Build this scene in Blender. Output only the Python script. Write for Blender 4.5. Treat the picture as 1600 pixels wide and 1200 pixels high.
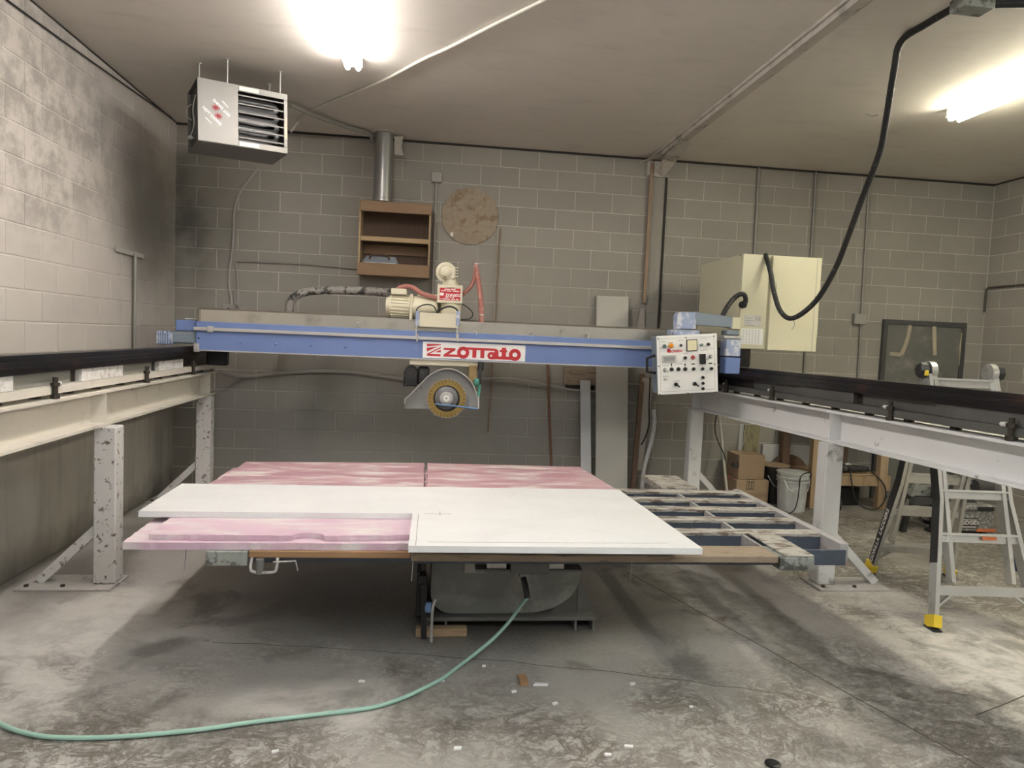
import bpy, bmesh, math, random
from mathutils import Matrix, Vector
random.seed(7)
for o in list(bpy.data.objects): bpy.data.objects.remove(o)
scn = bpy.context.scene
COL = scn.collection
# ------------------------------------------------------------------ camera
FPX = 1095.1
YAW, PITCH, ROLL = -0.1192, -0.0629, 0.0429
CAM = Vector((2.5747, -7.4686, 1.6452))
_f = Vector((-math.sin(YAW)*math.cos(PITCH), math.cos(YAW)*math.cos(PITCH), math.sin(PITCH)))
_r0 = Vector((math.cos(YAW), math.sin(YAW), 0)); _u0 = _r0.cross(_f)
_r = math.cos(ROLL)*_r0 + math.sin(ROLL)*_u0
_u = -math.sin(ROLL)*_r0 + math.cos(ROLL)*_u0
cd = bpy.data.cameras.new('camera'); cam = bpy.data.objects.new('camera', cd); COL.objects.link(cam)
cd.sensor_width = 36; cd.lens = FPX/1600*36; cd.clip_start = .05
cam.matrix_world = Matrix(((_r.x, _u.x, -_f.x, CAM.x), (_r.y, _u.y, -_f.y, CAM.y), (_r.z, _u.z, -_f.z, CAM.z), (0, 0, 0, 1)))
scn.camera = cam
# ------------------------------------------------------------------ world, exposure
w = bpy.data.worlds.new('world'); scn.world = w; w.use_nodes = True
w.node_tree.nodes['Background'].inputs[0].default_value = (.5, .48, .45, 1)
w.node_tree.nodes['Background'].inputs[1].default_value = .05
vs = scn.view_settings
vs.view_transform = 'Standard'; vs.look = 'None'; vs.gamma = 1; vs.use_curve_mapping = False
vs.exposure = 1.65
TUBE_E = 26.0      # emission strength of the fluorescent tubes
# ------------------------------------------------------------------ pixel -> position
def ray(px, py):
    return _r*((px-800)/FPX) + _u*(-(py-600)/FPX) + _f
def RX(px, py, v): d = ray(px, py); return CAM + d*((v-CAM.x)/d.x)
def RY(px, py, v): d = ray(px, py); return CAM + d*((v-CAM.y)/d.y)
def RZ(px, py, v): d = ray(px, py); return CAM + d*((v-CAM.z)/d.z)
# ------------------------------------------------------------------ node helper
class NT:
    def __init__(s, name):
        s.m = bpy.data.materials.new(name); s.m.use_nodes = True
        s.t = s.m.node_tree; s.b = s.t.nodes['Principled BSDF']
        s.geo = None
    def n(s, typ, **kw):
        x = s.t.nodes.new(typ)
        for k, v in kw.items(): setattr(x, k, v)
        return x
    def set(s, sock, v):
        if isinstance(v, bpy.types.NodeSocket): s.t.links.new(v, sock)
        elif isinstance(v, (tuple, list)) and len(v) == 3 and sock.type == 'RGBA': sock.default_value = (*v, 1)
        else: sock.default_value = v
    def pos(s):
        return s.n('ShaderNodeNewGeometry').outputs['Position']
    def obj(s): return s.n('ShaderNodeTexCoord').outputs['Object']
    def rnd(s): return s.n('ShaderNodeObjectInfo').outputs['Random']
    def scalev(s, v, sc):
        x = s.n('ShaderNodeVectorMath', operation='MULTIPLY'); s.set(x.inputs[0], v); x.inputs[1].default_value = sc; return x.outputs[0]
    def addv(s, a, b):
        x = s.n('ShaderNodeVectorMath', operation='ADD'); s.set(x.inputs[0], a); s.set(x.inputs[1], b); return x.outputs[0]
    def sep(s, v):
        x = s.n('ShaderNodeSeparateXYZ'); s.set(x.inputs[0], v); return x.outputs
    def math(s, op, a, b=0.0, clamp=False):
        x = s.n('ShaderNodeMath', operation=op, use_clamp=clamp); s.set(x.inputs[0], a); s.set(x.inputs[1], b); return x.outputs[0]
    def noise(s, v, scale=5, detail=4, rough=.55, dist=0):
        x = s.n('ShaderNodeTexNoise'); s.set(x.inputs['Vector'], v)
        x.inputs['Scale'].default_value = scale; x.inputs['Detail'].default_value = detail
        x.inputs['Roughness'].default_value = rough; x.inputs['Distortion'].default_value = dist
        return x.outputs[0]
    def noisec(s, v, scale=5, detail=2):
        x = s.n('ShaderNodeTexNoise'); s.set(x.inputs['Vector'], v); x.inputs['Scale'].default_value = scale; x.inputs['Detail'].default_value = detail
        return x.outputs['Color']
    def voro(s, v, scale, feature='DISTANCE_TO_EDGE'):
        x = s.n('ShaderNodeTexVoronoi', feature=feature); s.set(x.inputs['Vector'], v); x.inputs['Scale'].default_value = scale
        return x.outputs['Distance']
    def ramp(s, f, a, b, lo=0.0, hi=1.0):
        x = s.n('ShaderNodeMapRange', interpolation_type='SMOOTHSTEP'); s.set(x.inputs[0], f)
        x.inputs[1].default_value = a; x.inputs[2].default_value = b; x.inputs[3].default_value = lo; x.inputs[4].default_value = hi
        return x.outputs[0]
    def mix(s, f, a, b, mode='MIX'):
        x = s.n('ShaderNodeMix', data_type='RGBA', blend_type=mode); s.set(x.inputs[0], f); s.set(x.inputs[6], a); s.set(x.inputs[7], b)
        return x.outputs[2]
    def ell(s, p, c, r, soft=.5):
        # 1 inside an ellipsoid at c with radii r, 0 outside
        a = s.n('ShaderNodeVectorMath', operation='SUBTRACT'); s.set(a.inputs[0], p); a.inputs[1].default_value = c
        b = s.n('ShaderNodeVectorMath', operation='DIVIDE'); s.set(b.inputs[0], a.outputs[0]); b.inputs[1].default_value = r
        l = s.n('ShaderNodeVectorMath', operation='LENGTH'); s.set(l.inputs[0], b.outputs[0])
        return s.ramp(l.outputs['Value'], 1.0, 1.0-soft)
    def bump(s, h, strength=.2, dist=.01):
        x = s.n('ShaderNodeBump'); x.inputs['Strength'].default_value = strength; x.inputs['Distance'].default_value = dist
        s.set(x.inputs['Height'], h); s.t.links.new(x.outputs[0], s.b.inputs['Normal'])
    def out(s, col, rough=.6, metal=0.0):
        s.set(s.b.inputs['Base Color'], col); s.set(s.b.inputs['Roughness'], rough); s.set(s.b.inputs['Metallic'], metal)
        return s.m

def sc(c, k): return tuple(min(1, x*k) for x in c)
MATS = {}
def M(name, col, rough=.6, metal=0.0, var=.12, scale=6, dirt=None, dlo=.5, dhi=.7, dscale=4, bump=0.0, bscale=90, stretch=(1, 1, 1), drough=None):
    if name in MATS: return MATS[name]
    t = NT(name); p = t.scalev(t.obj(), stretch)
    c = t.mix(t.noise(p, scale), sc(col, 1-var), sc(col, 1+var))
    r = rough
    if dirt:
        d = t.ramp(t.noise(p, dscale, 6, .65), dlo, dhi)
        c = t.mix(d, c, dirt)
        if drough is not None: r = t.math('ADD', rough, t.math('MULTIPLY', d, drough-rough))
    if bump: t.bump(t.noise(p, bscale, 3), bump, .004)
    MATS[name] = t.out(c, r, metal); return MATS[name]
def EM(name, col, e):
    t = NT(name); t.set(t.b.inputs['Emission Color'], col); t.b.inputs['Emission Strength'].default_value = e
    MATS[name] = t.out(col, .4); return MATS[name]

# ------------------------------------------------------------------ mesh helper
WO = {}
class MB:
    def __init__(s, mat4=None): s.v = []; s.f = []; s.M = mat4 or Matrix()
    def add(s, vs_, fs):
        k = len(s.v); s.v += [s.M @ Vector(v) for v in vs_]; s.f += [tuple(i+k for i in f) for f in fs]; return s
    def box(s, x0, x1, y0, y1, z0, z1):
        v = [(x, y, z) for z in (z0, z1) for y in (y0, y1) for x in (x0, x1)]
        return s.add(v, [(0, 2, 3, 1), (4, 5, 7, 6), (0, 1, 5, 4), (2, 6, 7, 3), (0, 4, 6, 2), (1, 3, 7, 5)])
    def bbox(s, x0, x1, y0, y1, z0, z1, b=.004):
        # box with chamfered edges
        bm = bmesh.new(); bmesh.ops.create_cube(bm, size=1)
        for v in bm.verts: v.co = Vector(((x0+x1)/2+v.co.x*(x1-x0), (y0+y1)/2+v.co.y*(y1-y0), (z0+z1)/2+v.co.z*(z1-z0)))
        bmesh.ops.bevel(bm, geom=bm.edges[:], offset=b, segments=1, affect='EDGES')
        bm.verts.index_update(); s.add([v.co[:] for v in bm.verts], [[v.index for v in f.verts] for f in bm.faces]); bm.free(); return s
    def bar(s, a, b, w_, h, up=(0, 0, 1), ends=True):
        # rectangular bar from a to b, w_ across, h along 'up'
        a = Vector(a); b = Vector(b); d = (b-a).normalized(); u = Vector(up); u = (u-d*u.dot(d)).normalized(); r = d.cross(u)
        vs_ = [q + r*(i*w_/2) + u*(j*h/2) for q in (a, b) for i, j in ((-1, -1), (1, -1), (1, 1), (-1, 1))]
        return s.add(vs_, [(0, 1, 2, 3), (7, 6, 5, 4), (0, 4, 5, 1), (1, 5, 6, 2), (2, 6, 7, 3), (3, 7, 4, 0)])
    def cyl(s, a, b, r, n=20, r2=None, caps=True):
        a = Vector(a); b = Vector(b); d = (b-a).normalized(); r2 = r if r2 is None else r2
        u = d.orthogonal().normalized(); w_ = d.cross(u)
        vs_ = [q+(u*math.cos(t*2*math.pi/n)+w_*math.sin(t*2*math.pi/n))*rr for q, rr in ((a, r), (b, r2)) for t in range(n)]
        fs = [(i, (i+1) % n, n+(i+1) % n, n+i) for i in range(n)]
        if caps: fs += [tuple(range(n))[::-1], tuple(range(n, 2*n))]
        return s.add(vs_, fs)
    def lathe(s, a, d, prof, n=28):
        # prof: list of (dist along d from a, radius)
        a = Vector(a); d = Vector(d).normalized(); u = d.orthogonal().normalized(); w_ = d.cross(u); vs_ = []; fs = []
        for h, r in prof:
            vs_ += [a+d*h+(u*math.cos(t*2*math.pi/n)+w_*math.sin(t*2*math.pi/n))*r for t in range(n)]
        for k in range(len(prof)-1):
            fs += [(k*n+i, k*n+(i+1) % n, (k+1)*n+(i+1) % n, (k+1)*n+i) for i in range(n)]
        fs += [tuple(range(n))[::-1], tuple(range((len(prof)-1)*n, len(prof)*n))]
        return s.add(vs_, fs)
    def tube(s, pts, r, n=8, smooth=4, wob=0):
        P = [Vector(p) for p in pts]
        if smooth and len(P) > 2:
            Q = []
            for i in range(len(P)-1):
                p0 = P[max(i-1, 0)]; p1 = P[i]; p2 = P[i+1]; p3 = P[min(i+2, len(P)-1)]
                for k in range(smooth):
                    t = k/smooth
                    Q.append(.5*((2*p1)+(p2-p0)*t+(2*p0-5*p1+4*p2-p3)*t*t+(3*p1-p0-3*p2+p3)*t**3))
            Q.append(P[-1]); P = Q
        vs_ = []; fs = []; u = None
        for i, p in enumerate(P):
            d = (P[min(i+1, len(P)-1)]-P[max(i-1, 0)]).normalized()
            u = d.orthogonal().normalized() if u is None else (u-d*u.dot(d)).normalized()
            w_ = d.cross(u); rr = r*(1+wob*(i % 2))
            vs_ += [p+(u*math.cos(t*2*math.pi/n)+w_*math.sin(t*2*math.pi/n))*rr for t in range(n)]
        for k in range(len(P)-1):
            fs += [(k*n+i, k*n+(i+1) % n, (k+1)*n+(i+1) % n, (k+1)*n+i) for i in range(n)]
        fs += [tuple(range(n))[::-1], tuple(range((len(P)-1)*n, len(P)*n))]
        return s.add(vs_, fs)
    def prism(s, poly, a, b, axis='y'):
        # poly of 2D points: axis y -> (x,z); axis z -> (x,y); axis x -> (y,z)
        def mk(p, c): return {'y': (p[0], c, p[1]), 'z': (p[0], p[1], c), 'x': (c, p[0], p[1])}[axis]
        n = len(poly); vs_ = [mk(p, a) for p in poly]+[mk(p, b) for p in poly]
        return s.add(vs_, [tuple(range(n)), tuple(range(2*n-1, n-1, -1))]+[(i, n+i, n+(i+1) % n, (i+1) % n) for i in range(n)])
    def ring(s, c, r0, r1, a, b, n=36, axis='y'):
        # annulus plate between planes a and b around 2D centre c
        def mk(x, z, q): return {'y': (x, q, z), 'z': (x, z, q), 'x': (q, x, z)}[axis]
        vs_ = []
        for q in (a, b):
            for r in (r0, r1):
                vs_ += [mk(c[0]+r*math.cos(t*2*math.pi/n), c[1]+r*math.sin(t*2*math.pi/n), q) for t in range(n)]
        fs = []
        for i in range(n):
            j = (i+1) % n
            fs += [(i, j, n+j, n+i), (2*n+i, 3*n+i, 3*n+j, 2*n+j), (i, 2*n+i, 2*n+j, j), (n+i, n+j, 3*n+j, 3*n+i)]
        return s.add(vs_, fs)
    def build(s, name, mat, parent=None, smooth=False, org=None):
        if parent is not None: o0 = WO[parent.name]
        elif org is not None: o0 = Vector(org)
        else:
            xs = [v.x for v in s.v]; ys = [v.y for v in s.v]; zs = [v.z for v in s.v]
            o0 = Vector(((min(xs)+max(xs))/2, (min(ys)+max(ys))/2, min(zs)))
        me = bpy.data.meshes.new(name); me.from_pydata([(v-o0)[:] for v in s.v], [], s.f)
        bm = bmesh.new(); bm.from_mesh(me); bmesh.ops.recalc_face_normals(bm, faces=bm.faces); bm.to_mesh(me); bm.free()
        me.materials.append(MATS[mat] if isinstance(mat, str) else mat)
        o = bpy.data.objects.new(name, me); COL.objects.link(o)
        if parent is not None: o.parent = parent
        else: o.location = o0
        if smooth:
            me.shade_smooth()
            md = o.modifiers.new('smooth', 'EDGE_SPLIT'); md.split_angle = math.radians(38)
        WO[o.name] = o0.copy(); return o
def tag(o, label=None, cat=None, group=None, kind=None):
    if label: o['label'] = label
    if cat: o['category'] = cat
    if group: o['group'] = group
    if kind: o['kind'] = kind
    return o
def thing(name, label, cat, loc, group=None):
    o = bpy.data.objects.new(name, None); COL.objects.link(o); o.location = loc; o.empty_display_size = .1
    WO[o.name] = Vector(loc); return tag(o, label, cat, group)
def text(mb, s_, size, mat4, extr=.0006, align='CENTER'):
    cu = bpy.data.curves.new('t', 'FONT'); cu.body = s_; cu.size = size; cu.extrude = extr; cu.offset = size*.018; cu.align_x = align; cu.align_y = 'CENTER'; cu.resolution_u = 3
    ob = bpy.data.objects.new('t', cu); COL.objects.link(ob)
    dg = bpy.context.evaluated_depsgraph_get(); me = bpy.data.meshes.new_from_object(ob.evaluated_get(dg))
    mb.add([mat4 @ v.co for v in me.vertices], [tuple(p.vertices) for p in me.polygons])
    bpy.data.objects.remove(ob); bpy.data.meshes.remove(me); bpy.data.curves.remove(cu)
def FACE(origin, xdir, up):
    # matrix whose local x runs along xdir, y along up, z out of the face
    x = Vector(xdir).normalized(); y = Vector(up); y = (y-x*y.dot(x)).normalized(); z = x.cross(y)
    return Matrix(((x.x, y.x, z.x, origin[0]), (x.y, y.y, z.y, origin[1]), (x.z, y.z, z.z, origin[2]), (0, 0, 0, 1)))
def front(x, y, z): return FACE((x, y, z), (1, 0, 0), (0, 0, 1))
# ------------------------------------------------------------------ structure materials
BW, BH = .4064, .2032
XR = 22*BW; ZC = 18*BH; YF = -10.6
def mat_block_back(name, mortar):
    t = NT(name); p = t.pos(); s = t.sep(p)
    base = (.52, .495, .44) if mortar else (.335, .315, .278)
    n1 = t.noise(p, 1.3, 5); n2 = t.noise(p, 9, 5)
    c = t.mix(n1, sc(base, .82), sc(base, 1.18))
    if not mortar: c = t.mix(t.rnd(), sc(base, .9), c)
    c = t.mix(t.ramp(n2, .35, .7, 0, .22), c, (.30, .285, .25))
    # stone slurry splashed low on the wall behind the saw, it buries the joints
    pw = t.addv(p, t.scalev(t.noisec(p, 1.1, 3), (.9, .9, .9)))
    m = t.ell(pw, (2.75, .4, 1.2), (2.4, 3, .95), .55)
    m = t.math('MULTIPLY', m, t.ramp(t.noise(p, 1.6, 4), .25, .6, .45, .95))
    c = t.mix(m, c, (.345, .335, .31))
    # pale dust haze on blocks around the middle of the wall
    m2 = t.ell(pw, (3.9, .4, 2.5), (1.5, 3, .9), .8)
    c = t.mix(t.math('MULTIPLY', m2, .45), c, (.37, .345, .295))
    # darker blotches in the left corner and under the bridge end
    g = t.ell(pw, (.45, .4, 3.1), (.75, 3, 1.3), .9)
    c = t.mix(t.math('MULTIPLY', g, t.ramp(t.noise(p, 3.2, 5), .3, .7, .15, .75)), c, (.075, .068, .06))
    g2 = t.ell(pw, (1.9, .4, 1.45), (.42, 3, .6), .9)
    c = t.mix(t.math('MULTIPLY', g2, .42), c, (.09, .085, .075))
    t.bump(t.noise(p, 130, 3), .25, .003)
    MATS[name] = t.out(c, .88)
mat_block_back('block_back', False); mat_block_back('mortar_back', True)
def mat_block_left(name, kind):
    t = NT(name); p = t.pos()
    base = {'block': (.50, .465, .42), 'mortar': (.56, .52, .47), 'parge': (.43, .40, .35)}[kind]
    n1 = t.noise(p, 2.2, 6, .65); c = t.mix(n1, sc(base, .88), sc(base, 1.1))
    pw = t.addv(p, t.scalev(t.noisec(p, 1.7, 4), (.8, .8, .8)))
    if kind != 'parge':
        up = t.ell(pw, (.4, -2.3, 3.35), (3, 1.9, 1.05), .55)
        c = t.mix(t.math('MULTIPLY', up, t.ramp(t.noise(p, 4.5, 6, .7), .38, .62, .0, .8)), c, (.255, .235, .205) if kind == 'block' else (.42, .39, .35))
        if kind == 'block': c = t.mix(t.math('MULTIPLY', t.rnd(), .18), c, (.36, .335, .30))
    else:
        st = t.noise(t.scalev(p, (1, 5, .6)), 2.2, 5)
        c = t.mix(t.ramp(st, .45, .7, 0, .6), c, (.30, .28, .24))
        low = t.ramp(t.math('ADD', t.sep(p)[2], t.math('MULTIPLY', t.noise(p, 3, 5), .5)), .55, .22)
        c = t.mix(t.math('MULTIPLY', low, .7), c, (.11, .10, .085))
    g = t.ell(pw, (.4, -.25, 3.0), (3, 1.0, 1.15), .9)  # soot stain near the corner, with part of the heater's shadow painted in
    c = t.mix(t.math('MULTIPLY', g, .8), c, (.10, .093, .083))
    t.bump(t.noise(p, 90, 3), .2, .003)
    MATS[name] = t.out(c, .85)
for k in ('block', 'mortar', 'parge'): mat_block_left(k+'_left', k)
def mat_floor():
    t = NT('floor'); p = t.pos(); s = t.sep(p)
    n = t.noise(p, 1.1, 6, .6)
    c = t.mix(n, (.27, .258, .236), (.43, .412, .38))
    pw = t.addv(p, t.scalev(t.noisec(p, 2.3, 3), (.55, .55, 0)))
    # dried slurry skin: marbled brown veins and blotches over the foreground
    pa = t.addv(t.scalev(p, (1, 1.25, 1)), t.scalev(t.noisec(p, 5, 3), (.16, .16, 0)))
    vA = t.ramp(t.math('ABSOLUTE', t.math('SUBTRACT', t.noise(pa, 3.6, 8, .68, .9), .5)), .05, .008)
    vB = t.ramp(t.math('ABSOLUTE', t.math('SUBTRACT', t.noise(pa, 8.5, 8, .7, .7), .5)), .055, .005)
    blot = t.ramp(t.noise(pa, 11, 8, .74, .5), .54, .63)
    web = t.ramp(t.voro(t.addv(p, t.scalev(t.noisec(p, 7, 4), (.32, .32, 0))), 7.5), .05, .0)
    vein = t.math('MAXIMUM', t.math('MAXIMUM', vA, t.math('MULTIPLY', vB, .85)), t.math('MAXIMUM', t.math('MULTIPLY', blot, .9), t.math('MULTIPLY', web, .8)))
    zone = t.ramp(t.math('ADD', s[1], t.math('MULTIPLY', t.noise(p, 1.5, 3), 1.2)), -2.95, -3.6)
    zone = t.math('MULTIPLY', zone, t.ramp(t.noise(p, 1.1, 4), .33, .58))
    zr_ = t.math('MULTIPLY', t.ramp(s[0], 4.9, 5.4), t.ramp(t.noise(p, 1.3, 4), .34, .5, .25, .95))
    vein = t.math('MULTIPLY', vein, t.math('MAXIMUM', zone, zr_))
    c = t.mix(t.math('MULTIPLY', vein, .9), c, (.092, .075, .056))
    c = t.mix(t.math('MULTIPLY', t.ramp(t.noise(pa, 6, 8, .7), .55, .7), t.math('MULTIPLY', zone, .7)), c, (.58, .565, .54))
    # pale dry powder
    for cc, rr, a in (((6.0, -4.2, 0), (1.15, 1.0, 1), .85), ((.75, -3.7, 0), (1.0, 1.05, 1), .8), ((2.15, -4.35, 0), (.55, .28, 1), .55), ((4.75, -4.3, 0), (.45, .4, 1), .4), ((5.6, -3.1, 0), (.5, .35, 1), .5), ((3.9, -5.2, 0), (.8, .6, 1), .25)):
        e = t.ell(t.addv(pw, (-.28, -.28, 0)), cc, rr, .5)
        e = t.math('MULTIPLY', e, t.ramp(t.noise(pa, 3.2, 8, .7, .4), .36, .56, .3, 1))
        c = t.mix(t.math('MULTIPLY', e, a), c, (.58, .56, .52))
    # damp dark patches; the one under the table also has its shadow painted in
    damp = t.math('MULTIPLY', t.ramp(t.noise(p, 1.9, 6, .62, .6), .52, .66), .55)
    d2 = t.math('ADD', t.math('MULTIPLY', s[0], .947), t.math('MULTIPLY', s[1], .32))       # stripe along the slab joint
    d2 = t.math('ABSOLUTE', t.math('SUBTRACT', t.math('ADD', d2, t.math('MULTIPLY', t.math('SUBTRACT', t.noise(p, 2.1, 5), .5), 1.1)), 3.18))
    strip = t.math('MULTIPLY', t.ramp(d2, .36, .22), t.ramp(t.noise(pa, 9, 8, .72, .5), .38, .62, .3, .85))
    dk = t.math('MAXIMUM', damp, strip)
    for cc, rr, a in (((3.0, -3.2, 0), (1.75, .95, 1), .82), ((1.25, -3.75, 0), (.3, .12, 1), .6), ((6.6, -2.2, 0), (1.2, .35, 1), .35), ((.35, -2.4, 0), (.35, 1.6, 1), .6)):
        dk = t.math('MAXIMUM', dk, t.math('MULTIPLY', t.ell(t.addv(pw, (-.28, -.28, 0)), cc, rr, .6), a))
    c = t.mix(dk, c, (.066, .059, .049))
    spots = t.math('MULTIPLY', t.ramp(t.voro(p, 5.5, 'F1'), .13, .07), t.ramp(t.noise(p, .8, 2), .5, .6))
    c = t.mix(t.math('MULTIPLY', spots, .5), c, (.10, .09, .075))
    c = t.mix(t.ramp(t.noise(p, 45, 4), .35, .75, 0, .16), c, (.5, .48, .44))
    r = t.math('SUBTRACT', .72, t.math('MULTIPLY', dk, .42))
    t.bump(t.math('ADD', t.noise(p, 30, 5), t.math('MULTIPLY', vein, .6)), .18, .006)
    MATS['floor'] = t.out(c, r)
mat_floor()
def mat_ceiling():
    t = NT('ceiling'); p = t.pos()
    c = t.mix(t.noise(p, .8, 5), (.60, .56, .50), (.70, .655, .59))
    c = t.mix(t.ramp(t.noise(t.scalev(p, (1, 2.5, 1)), 2.2, 6, .7), .5, .72, 0, .3), c, (.44, .405, .36))
    t.bump(t.noise(p, 60, 3), .12, .003); MATS['ceiling'] = t.out(c, .8)
mat_ceiling()
M('dark_gap', (.03, .026, .022), .8)
M('drywall_tape', (.50, .465, .41), .75, dirt=(.27, .25, .22), dlo=.45, dhi=.7, dscale=6)
# ------------------------------------------------------------------ room shell
def struct(mb, name, mat): return tag(mb.build(name, mat, org=(0, 0, 0)), kind='structure')
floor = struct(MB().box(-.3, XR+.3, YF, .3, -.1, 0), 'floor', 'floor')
ceil = struct(MB().box(-.3, XR+.3, YF, .3, ZC, ZC+.1), 'ceiling', 'ceiling')
wb = struct(MB().box(-.3, XR+.3, .004, .2, 0, ZC), 'wall_back', 'mortar_back')
wl = struct(MB().box(-.2, -.004, YF, .004, 0, ZC), 'wall_left', 'mortar_left')
wr = struct(MB().box(XR+.004, XR+.2, YF, .004, 0, ZC), 'wall_right', 'mortar_back')
struct(MB().box(-.2, XR+.2, YF-.15, YF, 0, ZC), 'wall_front', 'block_back')
# concrete blocks, each its own piece, sharing four meshes
G = .005
def block_mesh(name, L, mat):
    mb = MB(); mb.bbox(-L/2+G, L/2-G, 0, .05, -BH/2+G, BH/2-G, .0025)
    me = bpy.data.meshes.new(name); me.from_pydata([v[:] for v in mb.v], [], mb.f)
    bm = bmesh.new(); bm.from_mesh(me); bmesh.ops.recalc_face_normals(bm, faces=bm.faces); bm.to_mesh(me); bm.free()
    me.materials.append(MATS[mat]); return me
bm_full = block_mesh('block', BW, 'block_back'); bm_half = block_mesh('half_block', BW/2, 'block_back')
bl_full = block_mesh('block_l', BW, 'block_left'); bl_half = block_mesh('half_block_l', BW/2, 'block_left')
def put(me, parent, loc, rz):
    o = bpy.data.objects.new('block', me); COL.objects.link(o); o.parent = parent; o.location = loc; o.rotation_euler = (0, 0, rz)
    return o
def courses(k, n, half_from=99):
    out = []; i = 0.0
    if k % 2: out.append((0, .5)); i = .5
    while i < n-1e-6:
        if i >= half_from or n-i < .75: out.append((i, .5)); i += .5
        else: out.append((i, 1.)); i += 1
    return out
rest = MB()
for k in range(18):
    z = (18-k)*BH-BH/2
    for i, L in courses(k, 22, 18 if k == 7 else 99):
        x = (i+L/2)*BW
        if k <= 12: put(bm_full if L == 1 else bm_half, wb, (x, 0, z), 0)
        else: rest.bbox(x-L*BW/2+G, x+L*BW/2-G, 0, .05, z-BH/2+G, z+BH/2-G, .0025)
tag(rest.build('lower_blocks', 'block_back', wb), kind='stuff')
for k in range(13):
    z = (18-k)*BH-BH/2
    for i, L in courses(k+1, 12.5 if (k+1) % 2 else 12):
        put(bl_full if L == 1 else bl_half, wl, (0, -(i+L/2)*BW, z), math.pi/2)
for k in range(18):
    z = (18-k)*BH-BH/2
    for i, L in courses(k+1, 4.5 if (k+1) % 2 else 4):
        put(bm_full if L == 1 else bm_half, wr, (XR, -(i+L/2)*BW, z), -math.pi/2)
pc = MB().box(-.01, .003, YF, 0, 0, 5*BH).build('plaster_coat', 'parge_left', wl)
# slab joints and a wandering crack in the floor
def strip(pts, w_, name, mat, z=.0006):
    mb = MB()
    for a, b in zip(pts, pts[1:]):
        a = Vector((*a, z)); b = Vector((*b, z)); d = (b-a).normalized(); n = Vector((-d.y, d.x, 0))*w_/2
        mb.add([a+n, a-n, b-n, b+n], [(0, 1, 2, 3)])
    return mb.build(name, mat, floor)
M('crack', (.07, .062, .05), .9)
strip([(4.05, -2.6), (4.32, -3.401), (4.827, -4.897), (5.05, -5.55)], .008, 'slab_joint', 'crack')
cr = [(1.5+.12*i, -3.74-.013*i-.0006*i*i+random.uniform(-.012, .012)) for i in range(24)]
strip(cr, .006, 'crack', 'crack')
strip([(5.15, -4.6), (5.4, -4.5), (5.75, -4.35), (6.0, -4.38), (6.4, -4.5)], .007, 'crack', 'crack')
# dark gap under the ceiling, drywall seam cover across the ceiling
g_ = struct(MB().box(0, XR, -.008, .004, ZC-.022, ZC).box(XR-.008, XR, -4, 0, ZC-.016, ZC).box(0, .006, -5.4, 0, ZC-.012, ZC), 'trim_1', 'dark_gap')
tb = MB(); tb.box(4.845, 4.985, YF, -.02, ZC-.02, ZC).box(4.865, 4.915, YF, -.3, ZC-.055, ZC-.02).box(4.92, 4.955, YF, -.6, ZC-.038, ZC-.02)
trim = struct(tb, 'trim_2', 'drywall_tape')
fl = MB()
fl.add([(4.86, -.9, ZC-.056), (4.99, -.85, ZC-.05), (5.06, -.25, ZC-.09), (5.0, -.05, ZC-.2), (4.94, -.04, ZC-.17), (4.9, -.3, ZC-.07)], [(0, 1, 2, 5), (5, 2, 3, 4)])
fl.add([(4.84, -.5, ZC-.03), (4.80, -.2, ZC-.05), (4.74, -.03, ZC-.06), (4.85, -.04, ZC-.04)], [(0, 1, 2, 3)])
fo = fl.build('peeled_flap', 'drywall_tape', trim); fm = fo.modifiers.new('s', 'SOLIDIFY'); fm.thickness = .004
# pilaster joint on the back wall: shallow post, wooden batten, dark slot, bracket box
pm = MB().box(4.90, 5.045, -.006, .004, 2.0, 3.45)
pil = struct(pm, 'trim_3', 'block_back')
M('batten', (.30, .215, .15), .75, var=.25, scale=12, stretch=(6, 6, .6))
MB().bar((4.875, -.03, 3.6), (4.872, -.03, 2.1), .035, .03, (0, 1, 0)).build('batten', 'batten', pil)
MB().box(4.83, 4.895, -.03, .0, 3.47, 3.62).box(4.90, 5.07, -.045, .0, 3.46, 3.62).build('bracket_box', 'drywall_tape', pil)
MB().bar((5.052, -.012, 3.46), (5.052, -.012, 1.2), .022, .02, (0, 1, 0)).build('slot', 'dark_gap', pil)
# steel plate door in the back wall
M('door_steel', (.19, .19, .175), .45, .35, .25, 2.5, dirt=(.33, .32, .29), dlo=.5, dhi=.75, dscale=3)
M('door_frame', (.09, .092, .088), .5, .3, .3, 8)
M('foam_bead', (.44, .39, .29), .9, var=.2)
dr = struct(MB().bbox(7.73, 8.65, -.028, .002, .02, 2.005), 'door_1', 'door_steel')
MB().box(7.68, 7.73, -.045, .002, 0, 2.06).box(8.65, 8.70, -.045, .002, 0, 2.06).box(7.73, 8.65, -.045, .002, 2.005, 2.06).build('door_frame', 'door_frame', dr)
def bead(px, w_=.02):
    pts = [RY(1300+a/5.3333, 440+b/5.3333, -.034) for a, b in px]; mb = MB()
    for a, b in zip(pts, pts[1:]): mb.bar(a, b, .014, w_*2.2, (b-a).cross(Vector((0, 1, 0))))
    mb.build('insulation_bead', 'foam_bead', dr)
bead([(650, 360), (630, 470), (600, 560), (575, 610), (480, 600)]); bead([(850, 360), (852, 500), (855, 615)]); bead([(1095, 380), (1070, 540), (1065, 700)], .009)
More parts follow.
